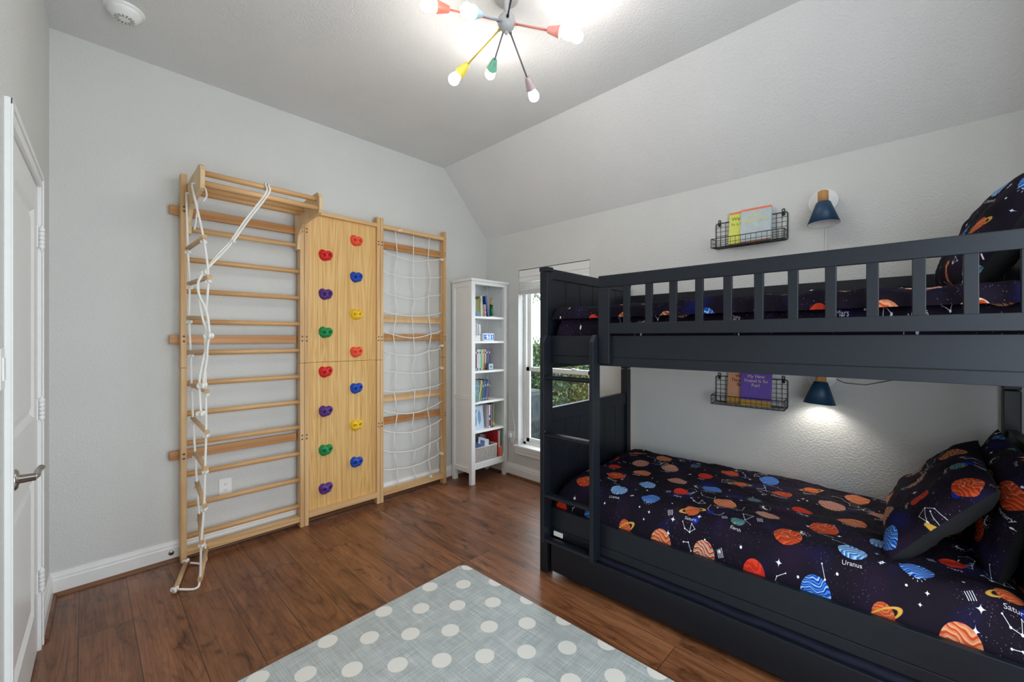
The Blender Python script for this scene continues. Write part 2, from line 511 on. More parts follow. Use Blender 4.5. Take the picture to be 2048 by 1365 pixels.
MB().box((-.03, y0-.05, z0-.022), (0, y1+.05, z0+.004)).box((0, y0, z0-.01), (.09, y1, z0+.004)).build('window_sill', M_TRIM, W1, .006, True, 3)
ap = MB().box((-.016, y0-.03, z0-.085), (0, y1+.03, z0-.022)); ap.box((-.022, y0-.03, z0-.05), (-.016, y1+.03, z0-.038))
ap.build('apron', M_TRIM, W1, .003)
# corner reveal strips (painted drywall) are the wall's own thickness

# blind, pulled up
bl = thing('window_blind', 'white pleated window blind pulled up at the top of the window', 'window blind', (.04, -.9, 1.82))
MB().box((.004, y0+.006, 1.985), (.062, y1-.006, z1-.006)).box((.000, y0+.006, 1.935), (.058, y1-.006, 1.982)).build('headrail', M_TRIM, bl, .003)
pl = MB(); zz = 1.93
while zz > 1.865:
    pl.prism([(.006, zz), (.05, zz-.004), (.05, zz-.009), (.006, zz-.006)], 1, y0+.008, y1-.008); zz -= .0105
pl.build('pleats', M_WHITE, bl)
MB().box((.004, y0+.008, 1.815), (.052, y1-.008, 1.862)).build('bottom_rail', flat('blind_rail', (206, 206, 206), .5), bl, .004)
wd = MB().tube([(.03, y1-.03, 1.82), (.03, y1-.03, 1.2)], .003, 6); wd.tube([(.03, y1-.03, 1.82), (.03, y1-.03, 1.74)], .008, 8)
wd.build('wand', M_CLEAR, bl)

# ------------------------------------------------------------------ outside the window
struct(MB().box((.14, -3, -.25), (9, 7, -.2)).build('ground_outside', flat('grass_ground', (88, 96, 66), .9, var=.3)))
def m_leaf(name, a, b):
    t = NT(name); t.set(color=t.ramp(t.noise(t.obj((1, 1, 1)), 9, 3), (.3, srgb(*a)), (.7, srgb(*b))), rough=.5); return t.m
def foliage(name, label, cat, lo, hi, n, size, mat, core, seed):
    rnd = random.Random(seed)
    t = thing(name, label, cat, ((lo[0]+hi[0])/2, (lo[1]+hi[1])/2, lo[2]))
    mb = MB()
    for i in range(n):
        f = rnd.random()
        p = Vector((rnd.uniform(lo[0], lo[0]+(hi[0]-lo[0])*.45) if f < .8 else rnd.uniform(lo[0], hi[0]), rnd.uniform(lo[1], hi[1]), rnd.uniform(lo[2], hi[2])))
        p.z += .09*noise.noise(p*2.2) if hi[2]-p.z < .35 else 0
        e = Euler((rnd.uniform(-1.2, 1.2), rnd.uniform(-1.2, 1.2), rnd.uniform(0, 6.28))).to_matrix()
        s = size*rnd.uniform(.6, 1.3)
        q = [e @ Vector(k)+p for k in ((-s, 0, 0), (0, -s*.42, .1*s), (s, 0, 0), (0, s*.42, .1*s))]
        mb.add(q, [(0, 1, 2, 3)])
    mb.build('leaves', mat, t)
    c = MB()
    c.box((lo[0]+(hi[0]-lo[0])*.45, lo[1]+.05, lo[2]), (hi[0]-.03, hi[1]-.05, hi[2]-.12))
    c.build('shade_core', core, t)  # solid dark box behind the leaves, coloured as the hedge's inner shade
    return t
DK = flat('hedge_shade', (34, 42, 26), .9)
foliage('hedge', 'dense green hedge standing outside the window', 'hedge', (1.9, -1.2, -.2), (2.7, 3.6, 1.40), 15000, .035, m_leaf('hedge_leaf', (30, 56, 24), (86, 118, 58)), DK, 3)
tr = thing('tree', 'pale green tree crown outside at the top of the window', 'tree', (4.6, 3.4, -.2))
mb = MB(); rr = random.Random(5)
for i in range(3500):
    d = Vector((rr.gauss(0, 1), rr.gauss(0, 1), rr.gauss(0, 1))).normalized()*rr.uniform(.6, 1.0)
    p = Vector((4.6, 3.4, 3.02))+Vector((d.x*1.3, d.y*2.1, d.z*.8)); s = .055*rr.uniform(.6, 1.4)
    e = Euler((rr.uniform(-1.2, 1.2), rr.uniform(-1.2, 1.2), rr.uniform(0, 6.28))).to_matrix()
    mb.add([e @ Vector(k)+p for k in ((-s, 0, 0), (0, -s*.45, 0), (s, 0, 0), (0, s*.45, 0))], [(0, 1, 2, 3)])
mb.build('crown', m_leaf('tree_leaf', (60, 84, 44), (110, 134, 84)), tr)
MB().tube([(4.6, 4.9, -.2), (4.62, 4.85, 1.3), (4.6, 4.7, 2.4), (4.62, 4.3, 3.0)], [.13, .1, .085, .05], 12).build('trunk', flat('bark', (92, 78, 64), .9, var=.3), tr)
ac = thing('air_conditioner', 'grey outdoor air conditioning unit beyond the lower window pane', 'air conditioner', (1.18, .78, -.2))
MB().box((.93, .50, -.2), (1.5, 1.3, .66)).build('cabinet', flat('unit_grey', (74, 82, 84), .5), ac, .03)
g = MB()
for k in range(24):
    yy = .5+.035*k
    if yy < 1.3: g.tube([(.922, yy, -.12), (.922, yy, .6)], .004, 6)
for k in range(16): g.tube([(.93+.036*k, .492, -.12), (.93+.036*k, .492, .6)], .004, 6)
for k in range(6): g.tube([(.920, .49, -.1+.13*k), (.920, 1.3, -.1+.13*k)], .005, 6)
g.build('grille', flat('grille_dark', (52, 58, 60), .5), ac)
MB().lathe([(.29, 0), (.29, .03), (.22, .09), (.1, .115), (0, .12)], (1.21, .9, .66), seg=28).build('fan_cover', flat('cover_blue_grey', (120, 134, 146), .4), ac)

# ------------------------------------------------------------------ climbing frame
cf = thing('climbing_gym', 'tall pine climbing frame with ladder bars, hold board and rope net on the back wall', 'climbing frame', (-1.6, -.08, 0))
HT = 2.395; YF, YB = -.105, -.045
PX = [(-2.605, -2.575), (-1.918, -1.889), (-1.887, -1.858), (-1.315, -1.287), (-1.285, -1.256), (-.636, -.604)]
def post(a, b, top=HT):
    m = MB()
    m.box((a, YF, 0), (b, YB, 1.2)); m.box((a, YF, 1.2015), (b, YB, top))
    return m
bolt_m = flat('bolt_steel', (120, 108, 96), .35, .9)
for i, (a, b) in enumerate(PX):
    o = post(a, b, HT if i not in (1, 2) else 2.345).build('post', PINE[2], cf, .0025)
    for z in (2.19, 2.165, 1.395, 1.365, .672, .645):
        MB().lathe([(0, .0015), (.006, .0015), (.007, 0)], ((a+b)/2, YF, z), (0, -1, 0), 10).build('bolt', bolt_m, o)
RZ = [.152, .345, .538, .731, .915, 1.102, 1.293, 1.487, 1.678, 1.872, 2.062]
for z in RZ:
    MB().tube([(PX[0][1]-.01, -.078, z), (PX[1][0]+.01, -.078, z)], .0165, 14).build('rung', PINE_RUNG, cf)
MB().box((PX[0][1], YF+.006, .04), (PX[1][0], YB, .078)).build('bottom_rail', PINE[0], cf, .002)
for z in (1.375, .657, 2.178):
    MB().box((-2.652, YB, z-.028), (-1.925, -.022 if z < 2 else -.015, z+.028)).build('crossbeam', PINE_RAIL, cf, .002)
for x in (-2.64, -1.95):
    for z in (1.375, .657, 2.178): MB().box((x, -.024, z-.02), (x+.03, -.0005, z+.02)).build('wall_spacer', PINE_RAIL, cf)
# hold board
for za, zb in ((.062, 1.2005), (1.2030, 2.325)):
    MB().box((PX[2][1], -.078, za), (PX[3][0], -.060, zb)).build('climbing_board', BOARD, cf, .001)
MB().box((PX[2][1], YF-.002, .054), (PX[3][0], YB, .100)).build('board_foot_rail', PINE[0], cf, .003)
MB().box((PX[2][1], YF, 2.312), (PX[3][0], YB, 2.342)).build('board_head_rail', PINE[0], cf, .002)
# net bay
MB().box((PX[4][1], YF, 2.308), (PX[5][0], YB, 2.343)).build('net_head_rail', PINE[0], cf, .002)
MB().box((PX[4][1], YF, .055), (PX[5][0], YB, .098)).build('net_foot_rail', PINE[0], cf, .002)
for z, back in ((2.184, 0), (1.548, 1), (1.390, 0), (.862, 1), (.670, 0)):
    m = MB()
    if back:
        m.box((PX[4][0], -.05, z-.028), (PX[5][1]-.02, -.035, z+.028))
        for k in range(4): m.box((-1.16+.17*k, -.036, z-.026), (-1.145+.17*k, -.026, z+.026))
    else: m.box((PX[4][0], YB, z-.03), (PX[5][1]-.02, -.018, z+.03))
    m.build('crossbeam', PINE_RAIL if not back else PINE[0], cf, .002)
# overhead bracket panels and rungs
prof = [(-.055, 2.335), (-.44, 2.352), (-.475, 2.352), (-.505, 2.335), (-.515, 2.31), (-.515, 2.235), (-.505, 2.215), (-.48, 2.205),
        (-.33, 2.20), (-.22, 2.190), (-.165, 2.165), (-.13, 2.13), (-.112, 2.08), (-.108, 2.03), (-.055, 2.03)]
for a, b in ((-2.574, -2.552), (-1.94, -1.919)):
    MB().prism(prof, 0, a, b).build('bracket_panel', PLY, cf, .002)
for y, z in ((-.455, 2.312), (-.487, 2.245), (-.34, 2.285), (-.235, 2.285), (-.13, 2.285)):
    MB().tube([(-2.555, y, z), (-1.935, y, z)], .0165, 14).build('overhead_rung', PINE_RUNG, cf)
# rock holds
def hold_mesh(m, cx, cy, cz, flip=1):
    nu, nv = 40, 14; vs = []; fs = []
    A_ = [0, 30, 60, 88, 115, 142, 180, 215, 250, 280, 310, 335, 360]; R_ = [1.0, 1.08, .98, .70, 1.10, 1.12, .98, 1.02, 1.08, .90, .98, .92, 1.0]
    for i in range(nv+1):
        q = i/nv; rad = math.sin(q*math.pi/2)
        for k in range(nu):
            t = 2*math.pi*k/nu
            lob = float(np.interp(math.degrees(t), A_, R_))
            lob = 1+(lob-1)*(.35+.65*q)
            x = .054*lob*math.cos(t)*rad; z = .045*lob*math.sin(t)*rad
            h = .034*(1-rad**4)
            d1 = (x+.022)**2+(z+.003)**2; d2 = (x-.024)**2+(z-.001)**2
            dip = .026*(math.exp(-(d1/.012**2)**2)+math.exp(-(d2/.012**2)**2))
            sad = .010*math.exp(-(x/.014)**2-((z-.03)/.02)**2)
            vs.append((x, -max(0, h-dip*min(1, h/.02)-sad*(h/.034)), z))
    for i in range(nv):
        for k in range(nu):
            l = (k+1) % nu; fs.append((i*nu+k, (i+1)*nu+k, (i+1)*nu+l, i*nu+l))
    R = Matrix.Rotation(random.uniform(-.12, .12), 3, 'Y')
    m.add([R @ Vector(p)+Vector((cx, cy, cz)) for p in vs], fs, True)
HC = dict(red=(214, 30, 34), purple=(84, 44, 128), green=(16, 138, 74), orange=(240, 84, 56), blue=(18, 70, 176), yellow=(240, 196, 30))
HM = {k: flat('%s_resin' % k, v, .38, var=.1) for k, v in HC.items()}
left = [(2.019, 'red'), (1.722, 'purple'), (1.429, 'green'), (1.128, 'red'), (.826, 'purple'), (.529, 'green'), (.235, 'purple')]
right = [(2.171, 'orange'), (1.878, 'blue'), (1.576, 'yellow'), (1.274, 'orange'), (.981, 'blue'), (.683, 'yellow'), (.385, 'blue')]
for x, lst in ((-1.724, left), (-1.480, right)):
    for z, c in lst:
        m = MB(); hold_mesh(m, x, -.0775, z)
        o = m.build('climbing_hold', HM[c], cf); o['label'] = '%s two-hole climbing hold' % c
        for sx in (-.022, .024): MB().lathe([(0, .013), (.004, .013), (.0052, .006)], (x+sx, -.0775, z+.002), (0, -1, 0), 10).build('bolt', bolt_m, o)
# net
rows = [[2.130, 2.093, 2.071, 2.103, 2.140], [1.957, 1.931, 1.924, 1.946, 1.968], [1.789, 1.749, 1.735, 1.773, 1.801], [1.616, 1.592, 1.583, 1.595, 1.628],
        [1.453, 1.414, 1.384, 1.422, 1.459], [1.280, 1.242, 1.227, 1.265, 1.286], [1.113, 1.089, 1.068, 1.075, 1.120], [.943, .918, .920, .929, .954],
        [.774, .730, .712, .730, .785], [.605, .567, .541, .571, .616], [.435, .396, .374, .410, .446], [.271, .248, .236, .262, .306]]
cx = [-1.257, -1.136, -.955, -.785, -.637]
jx = lambda r, c: cx[c]+(0 if c in (0, 4) else .018*math.sin(r*2.3+c*1.7))
N = MB()
for r, row in enumerate(rows):
    pts = [(jx(r, c), -.088+(.006 if c in (0, 4) else -.006*math.sin(r+c)), row[c]) for c in range(5)]
    for a, b in zip(pts, pts[1:]):
        mid = ((a[0]+b[0])/2, a[1], (a[2]+b[2])/2-.006); N.tube(smooth_path([a, mid, b], 3), .0042, 6)
for c in (1, 2, 3):
    pts = [(cx[c], -.088, 2.312)]+[(jx(r, c), -.088-.006*math.sin(r+c), rows[r][c]) for r in range(12)]+[(cx[c]+.02, -.095, .098)]
    for a, b in zip(pts, pts[1:]): N.tube([a, b], .0042, 6)
    for p in pts[1:-1]: N.ball(p, .0072, seg=8, rings=6)
for p in ((-.655, -.108, 2.125), (-.655, -.108, 1.312), (-.655, -.108, .29), (-.785, -.108, .105), (-.655, -.108, 1.10), (-1.10, -.108, 2.318)):
    knot(N, p, .009)
N.tube(smooth_path([(-.655, -.11, 1.318), (-.69, -.115, 1.31), (-.70, -.115, 1.275)], 4), .0032, 6)
N.tube(smooth_path([(-.66, -.11, .30), (-.70, -.115, .33), (-.71, -.112, .41)], 4), .0032, 6)
N.build('climbing_net', M_ROPE, cf)['label'] = 'white rope net tied into the right bay'

# ------------------------------------------------------------------ rope ladder (hangs from the left bracket panel)
FW = Vector((.7161, .6980, 0)); RT = Vector((.6980, -.7161, 0)); C0 = Vector((-3.019, -3.333, 0))
def at(lat, dep, z): return C0+FW*dep+RT*(lat*dep)+Vector((0, 0, z))
rl = thing('rope_ladder', 'white rope ladder with wooden rungs hanging down the left side of the climbing frame', 'rope ladder', (-2.6, -.35, 0))
A, Bp = [], []
for xa, xb, za, zb, da, db in ((376.5, 407.7, 1.915, 1.940, 2.46, 2.30), (380, 417.4, 1.706, 1.717, 2.45, 2.27), (379, 412, 1.504, 1.494, 2.44, 2.29),
                               (382, 411, 1.303, 1.31, 2.46, 2.30), (384, 412.4, 1.106, 1.094, 2.47, 2.30), (386.8, 413, .905, .870, 2.49, 2.30),
                               (391, 411, .695, .670, 2.50, 2.30), (394.5, 409, .508, .465, 2.52, 2.30), (399.6, 403.5, .306, .266, 2.54, 2.30)):
    A.append(at((xa-1024)/835, da, za)); Bp.append(at((xb-1024)/835, db, zb))
A.append(at((412-1024)/835, 2.56, .085)); Bp.append(at((400.7-1024)/835, 2.33, .045))
A.append(Vector((-2.588, -.150, .017))); Bp.append(Vector((-2.672, -.440, .017)))
for a, b in zip(A, Bp):
    d = (b-a).normalized()*.016
    o = MB().tube([a-d, b+d], .0125, 12).build('rung', DOWEL, rl)
hA, hB = Vector((-2.579, -.16, 2.262)), Vector((-2.579, -.365, 2.268))
for pts, h, inner in ((A, hA, 0), (Bp, hB, 1)):
    path = [h+Vector((.02, 0, .004)), h, h+Vector((-.006, 0, -.03))]
    path += [p+Vector((-.002, 0, 0)) for p in pts[:-1]]
    last = pts[-1]
    if inner: path += [pts[-2]*.45+last*.55+Vector((.035, -.035, -.028)), last+Vector((.01, -.004, .0))]
    else: path += [last+Vector((.085, -.05, -.008)), last+Vector((.02, -.01, .0))]
    for p in path: p.z = max(p.z, .007)
    m = MB().tube(smooth_path(path, 6), .0060, 8)
    for p in pts[:-2]: knot(m, p+Vector((0, 0, -.024)), .0085)
    knot(m, last+(Bp[-1]-A[-1]).normalized()*(.012 if inner else -.012)+Vector((0, 0, .008)), .010)
    # tail on the inside of the panel
    q = Vector((-2.545, h.y, h.z))
    if inner: m.tube(smooth_path([q+Vector((-.006, 0, 0)), q+Vector((.014, -.01, -.01)), q+Vector((.022, -.02, -.06)), q+Vector((.004, -.03, -.10))], 5), .0052, 8)
    else: m.tube(smooth_path([q+Vector((-.006, 0, 0)), q+Vector((.012, -.005, -.05)), q+Vector((.006, -.01, -.15)), q+Vector((-.006, -.03, -.22))], 5), .0052, 8)
    m.build('rope', M_ROPE, rl)

# doubled climbing rope looped over the front overhead rung
cr = MB()
def P(px, py, d): return at((px-1024)/835, d, 1.387-(py-676)*d/835)
top = P(531, 380, 2.62)
def over(dx):        # round the top front bar, then down in front of the lower one
    x = -2.232+dx
    return [Vector((x, -.435, 2.300)), Vector((x, -.433, 2.325)), Vector((x, -.455, 2.336)), Vector((x-.004, -.479, 2.318)), Vector((x-.010, -.500, 2.262))]
s1 = over(.008)+[P(495, 443, 2.47), P(467, 482, 2.42), P(440, 512, 2.35), P(412, 540, 2.27),
      P(399, 558, 2.24), P(395.5, 575, 2.24), P(400, 595, 2.24), P(409, 612, 2.24), P(415, 632, 2.24), P(418, 655, 2.24), P(418.5, 672, 2.24), P(415, 695, 2.24),
      P(413.5, 720, 2.25), P(409, 748, 2.25), P(406, 772, 2.25)]
s2 = over(-.008)+[P(490, 441, 2.47), P(463, 480, 2.42), P(434, 512, 2.35), P(407, 546, 2.26),
      P(402, 556, 2.26), P(397, 566, 2.25), P(398.5, 600, 2.25), P(406, 640, 2.25), P(415, 668, 2.25), P(411, 700, 2.25), P(404, 730, 2.25), P(399, 760, 2.25), P(400, 800, 2.25), P(402, 826, 2.25)]
for s_ in (s1, s2): cr.tube(smooth_path(s_, 6), .0058, 8)
knot(cr, P(466, 483, 2.41), .008); knot(cr, P(418, 672, 2.23), .013); knot(cr, P(405, 772, 2.23), .013); knot(cr, P(402, 828, 2.24), .012); knot(cr, P(410, 545, 2.26), .010)
root(tag(cr.build('climbing_rope', M_ROPE), 'doubled white rope slung over the top front bar and knotted beside the rope ladder', 'rope'))

# ------------------------------------------------------------------ bookcase
BX0, BX1, BY0, BY1 = -.487, -.006, -.335, -.036
bk = thing('bookcase', 'tall narrow white open bookcase in the corner beside the window', 'bookcase', ((BX0+BX1)/2, (BY0+BY1)/2, 0))
LG = .046
for x in (BX0+.002, BX1-.002-LG):
    for y in (BY0, BY1-.04):
        MB().box((x, y, 0), (x+LG, y+.04, 1.925)).build('leg', M_SHELFW, bk, .0025)
MB().box((BX0-.012, BY0-.014, 1.925), (BX1+.004, BY1+.004, 1.948)).build('top_board', M_SHELFW, bk, .004)
for x in (BX0+.012, BX1-.026):
    m = MB().box((x, BY0+.03, .12), (x+.012, BY1-.03, 1.925))
    xa, xb = (BX0+.004, BX0+.02) if x < -.3 else (BX1-.022, BX1-.006)
    for za, zb in ((.105, .15), (.795, .84), (1.875, 1.925)): m.box((xa, BY0+.03, za), (xb, BY1-.03, zb))
    m.build('side_panel', M_SHELFW, bk, .002)
MB().box((BX0+.03, BY1-.012, .12), (BX1-.03, BY1-.004, 1.925)).build('back_panel', M_SHELFW, bk)
MB().box((BX0+LG, BY0+.004, 1.895), (BX1-LG, BY0+.024, 1.925)).build('front_rail', M_SHELFW, bk, .002)
SH = [.195, .498, .775, 1.070, 1.355, 1.593]
for i, z in enumerate(SH):
    th = .022 if i else .06
    m = MB().box((BX0+.026, BY0+(.008 if i else .002), z-th), (BX1-.028, BY1-.012, z))
    m.build('shelf', M_SHELFW, bk, .002)

# books
def book(x, z, w, h, d, rgb, label, group, lean=0.0, y=BY0+.045, band=None, cat='book', yaw=0.0, name='book'):
    """a hardback standing spine-out; x is the left foot, y the spine; lean tips it in x"""
    o = thing(name, label, cat, (x, y, z), (0, lean, yaw), group, local=True)
    cov = flat('cover_%d_%d_%d' % rgb, rgb, .45)
    m = MB(); t = .0018
    m.box((0, 0, 0), (t, d, h)); m.box((w-t, 0, 0), (w, d, h)); m.box((0, 0, 0), (w, t, h))
    m.build('cover', cov, o)
    MB().box((t, t, .002), (w-t, d-.004, h-.003)).build('pages', M_PAGE, o)
    if band:
        b = MB()
        for (za, zb) in band[1]: b.box((.0012, -.0006, h*za), (w-.0012, 0, h*zb))
        b.build('spine_band', flat('band_%d_%d_%d' % band[0], band[0], .5), o)
    return o
M_PAGE = flat('paper', (226, 220, 206), .8)
def cname(c):
    return c
def row(z, x, items, shelfname, group, h0, d=.15, y=BY0+.05, lean=0):
    n = len(items)
    for i, it in enumerate(items):
        w, h, rgb, nm = it[:4]; band = it[4] if len(it) > 4 else None
        le = it[5] if len(it) > 5 else lean
        xx = x+(h*math.sin(abs(le)) if le < 0 else 0)
        book(xx, z+.0005+(w*math.sin(le) if le > 0 else 0), w, h, d, rgb, nm, group, le, y, band)
        x += w/math.cos(le)+.0008
    return x
g = 'books on the top shelf of the bookcase'
tb = ((110, 160, 206), [(.02, .22)])
row(SH[5], -.408, [
    (.009, .185, (88, 140, 190), 'thin light blue book at the left end of the top shelf', tb),
    (.010, .165, (176, 206, 180), 'thin pale green book second on the top shelf', tb),
    (.009, .165, (150, 196, 150), 'thin mint book third on the top shelf', tb),
    (.010, .165, (196, 132, 84), 'thin orange-brown book among pale spines on top shelf', tb),
    (.009, .165, (212, 186, 96), 'thin yellow book among pale spines on top shelf', tb),
    (.012, .178, (132, 138, 74), 'olive green book left of the white ones on the top shelf', tb),
    (.012, .195, (126, 140, 82), 'taller moss green book on the top shelf'),
    (.014, .200, (232, 232, 222), 'thick white book in the middle of the top shelf', ((180, 190, 150), [(.7, .9)]), -.03),
    (.012, .198, (206, 214, 176), 'pale lime book right of the white one on the top shelf', None, -.03),
], 'top', g, .17)
book(-.272, SH[5]+.0005, .012, .120, .15, (232, 204, 196), 'small pale pink paperback leaning before the dark blue book', g, -.10, BY0+.042, ((190, 90, 100), [(.1, .3), (.45, .6)]))
book(-.2375, SH[5]+.0005, .022, .205, .15, (28, 62, 138), 'dark blue hardback leaning left near the trophy', g, -.20)
# trophy
tp = thing('trophy', 'small trophy with green column and gold figure on the top shelf', 'trophy', (-.125, BY0+.12, SH[5]))
MB().box((-.160, BY0+.085, SH[5]+.0003), (-.090, BY0+.155, SH[5]+.014)).build('base', flat('marble', (226, 220, 214), .3), tp, .002)
MB().lathe([(0, 0), (.0165, 0), (.0165, .115), (0, .115)], (-.125, BY0+.12, SH[5]+.014), seg=20).build('column', flat('green_foil', (24, 122, 62), .2, .6), tp)
f = MB().lathe([(.0165, 0), (.020, .003), (.014, .010), (.010, .016), (.012, .018), (.004, .022)], (-.125, BY0+.12, SH[5]+.129), seg=20)
f.tube([(-.125, BY0+.12, SH[5]+.15), (-.126, BY0+.12, SH[5]+.172), (-.125, BY0+.12, SH[5]+.186)], [.004, .007, .005], 8)
f.ball((-.125, BY0+.12, SH[5]+.194), .0055, seg=10, rings=8)
f.tube([(-.125, BY0+.12, SH[5]+.183), (-.138, BY0+.12, SH[5]+.176), (-.142, BY0+.115, SH[5]+.163)], .0025, 6)
f.tube([(-.125, BY0+.12, SH[5]+.183), (-.114, BY0+.12, SH[5]+.19), (-.112, BY0+.12, SH[5]+.206)], .0025, 6)
f.build('figure', M_GOLD, tp)['label'] = 'gold figure'
# second shelf: pale boxes and clock
g = 'pale books on the clock shelf'
row(SH[4], -.410, [(.012, .19, (188, 214, 226), 'pale blue book at the left end of the clock shelf'),
                   (.012, .19, (206, 200, 216), 'pale lilac book second on the clock shelf', ((170, 190, 210), [(.1, .3)])),
                   (.012, .175, (224, 208, 206), 'pale rose book third on the clock shelf'),
                   (.014, .165, (214, 212, 210), 'grey-white book fourth on the clock shelf'),
                   (.030, .160, (206, 210, 222), 'broad pale blue-grey book right end of the clock shelf row', None, -.05)], 's2', g, .18)
wt = root(tag(MB().box((-.425, BY0+.016, SH[4]+.0003), (-.36, BY0+.048, SH[4]+.055)).build('storage_box', flat('white_card', (228, 226, 222), .6), None, .003),
         'small white patterned box in front of the pale books on the clock shelf', 'box'))
ck = thing('alarm_clock', 'white digital alarm clock with blue display reading 9:21', 'clock', (-.245, BY0+.03, SH[4]))
MB().box((-.325, BY0+.014, SH[4]+.0003), (-.175, BY0+.05, SH[4]+.076)).build('case', flat('clock_white', (226, 236, 244), .3), ck, .012, True, 4)
MB().box((-.313, BY0+.0125, SH[4]+.014), (-.187, BY0+.0145, SH[4]+.063)).build('display', m_emit('blue_display', (.01, .07, .42, 1), .22), ck)
M_DIG = m_emit('lit_digits', (.55, .78, 1.0, 1), 1.3)
def seg7(m, ch, x, z, w, h, y):
    sg = {'9': 'abcdfg', '2': 'abged', '1': 'bc'}[ch]; t = .0045
    R = dict(a=(0, h-t, w, h), d=(0, 0, w, t), g=(0, h/2-t/2, w, h/2+t/2), f=(0, h/2, t, h), e=(0, 0, t, h/2), b=(w-t, h/2, w, h), c=(w-t, 0, w, h/2))
    for k in sg:
        a, b, c, d = R[k]; m.box((x+a, y-.0006, z+b), (x+c, y, z+d))
m = MB(); yy = BY0+.0124; zz = SH[4]+.022
seg7(m, '9', -.284, zz, .019, .033, yy); seg7(m, '2', -.248, zz, .019, .033, yy); seg7(m, '1', -.222, zz, .019, .033, yy)
m.box((-.259, yy-.0006, zz+.008), (-.256, yy, zz+.011)); m.box((-.259, yy-.0006, zz+.021), (-.256, yy, zz+.024)); m.box((-.301, yy-.0006, zz+.022), (-.294, yy, zz+.025))
m.build('digits', M_DIG, ck)['label'] = 'glowing digits 9:21'
# third shelf: series of books and cube timer
g = 'books on the third shelf, above the timer'
bands = [(.03, .10), (.80, .88)]
cl = [((44, 62, 96), 'navy'), ((150, 190, 216), 'sky blue'), ((120, 50, 78), 'maroon'), ((226, 210, 206), 'blush white'), ((222, 226, 226), 'white'), ((140, 206, 196), 'mint'),
      ((112, 190, 92), 'bright green'), ((214, 206, 180), 'cream'), ((206, 96, 60), 'orange red'), ((176, 190, 196), 'silver grey'), ((60, 56, 92), 'indigo'), ((92, 96, 130), 'slate blue'),
      ((46, 66, 88), 'dark teal'), ((96, 60, 110), 'plum')]
place = ['at the far left', 'second from left', 'third from left', 'fourth from left', 'fifth from left', 'sixth from left', 'seventh from left', 'eighth from left',
         'ninth from left', 'tenth from left', 'eleventh from left', 'twelfth from left', 'thirteenth from left', 'at the right end']
row(SH[3], -.428, [(.0165, .205, c, 'slim %s book with banded spine, %s on third shelf' % (n, place[i]),
                    ((230, 120, 60) if i in (7, 8) else ((30, 34, 60) if i % 2 else (200, 206, 214)), bands)) for i, (c, n) in enumerate(cl)], 's3', g, .2)
tm = thing('cube_timer', 'small square grey-blue timer in front of the third shelf books', 'timer', (-.225, BY0+.025, SH[3]))
MB().box((-.262, BY0+.012, SH[3]+.0003), (-.194, BY0+.044, SH[3]+.066)).build('case', flat('timer_case', (84, 106, 124), .4), tm, .005)
MB().box((-.256, BY0+.0105, SH[3]+.006), (-.200, BY0+.0125, SH[3]+.060)).build('face', flat('timer_face', (160, 186, 196), .4), tm)
MB().lathe([(0, .003), (.008, .003), (.009, 0)], (-.228, BY0+.0105, SH[3]+.033), (0, -1, 0), 14).build('knob', flat('timer_knob', (40, 62, 78), .4), tm)
# fourth shelf: leaning picture books
g = 'leaning books on the fourth shelf'
lean = .20
cl = [((222, 226, 228), 'white', .004), ((30, 44, 70), 'navy', .008), ((150, 60, 58), 'brick red', .010), ((216, 190, 138), 'tan', .014), ((212, 206, 140), 'pale yellow', .008),
      ((44, 96, 62), 'forest green', .013), ((58, 104, 130), 'steel blue', .014), ((32, 78, 140), 'royal blue', .012), ((38, 60, 120), 'deep blue', .012), ((52, 92, 170), 'bright blue', .014),
      ((150, 94, 72), 'terracotta', .012), ((70, 66, 96), 'dusky violet', .010)]
x = -.385
for i, (c, n, wd_) in enumerate(cl):
    le = lean*.8
    hh = .20-.006*(i % 3)
    book(x, SH[2]+.0005+wd_*math.sin(le), wd_, hh, .15, c, '%s book leaning right, %s on the fourth shelf' % (n, place[i] if i < 11 else 'at the right end'), g, le, BY0+.05-.001*i,
         ((206, 206, 150) if i % 2 else (60, 120, 150), [(.05, .12), (.7, .8)]))
    x += wd_/math.cos(le)+.0016
gb = thing('picture_book', 'teal picture book with white swirl leaning at left of the fourth shelf', 'book', (-.455, BY0+.004, SH[2]+.0005), (math.radians(-4), .10, .10), g, local=True)
MB().box((0, 0, 0), (.075, .003, .195)).build('cover', flat('teal_cover', (40, 104, 110), .4), gb)
m = MB().tube([(.045+.022*math.cos(t/3), -.0006, .09+.022*math.sin(t/3)) for t in range(0, 16)], .003, 6)
m.tube([(.03+.03*math.cos(t/4), -.0006, .14+.02*math.sin(t/4)) for t in range(0, 18)], .003, 6)
m.build('cover_art', flat('cover_swirl', (150, 206, 190), .5), gb)
MB().box((.001, .003, .002), (.073, .012, .193)).build('pages', M_PAGE, gb)
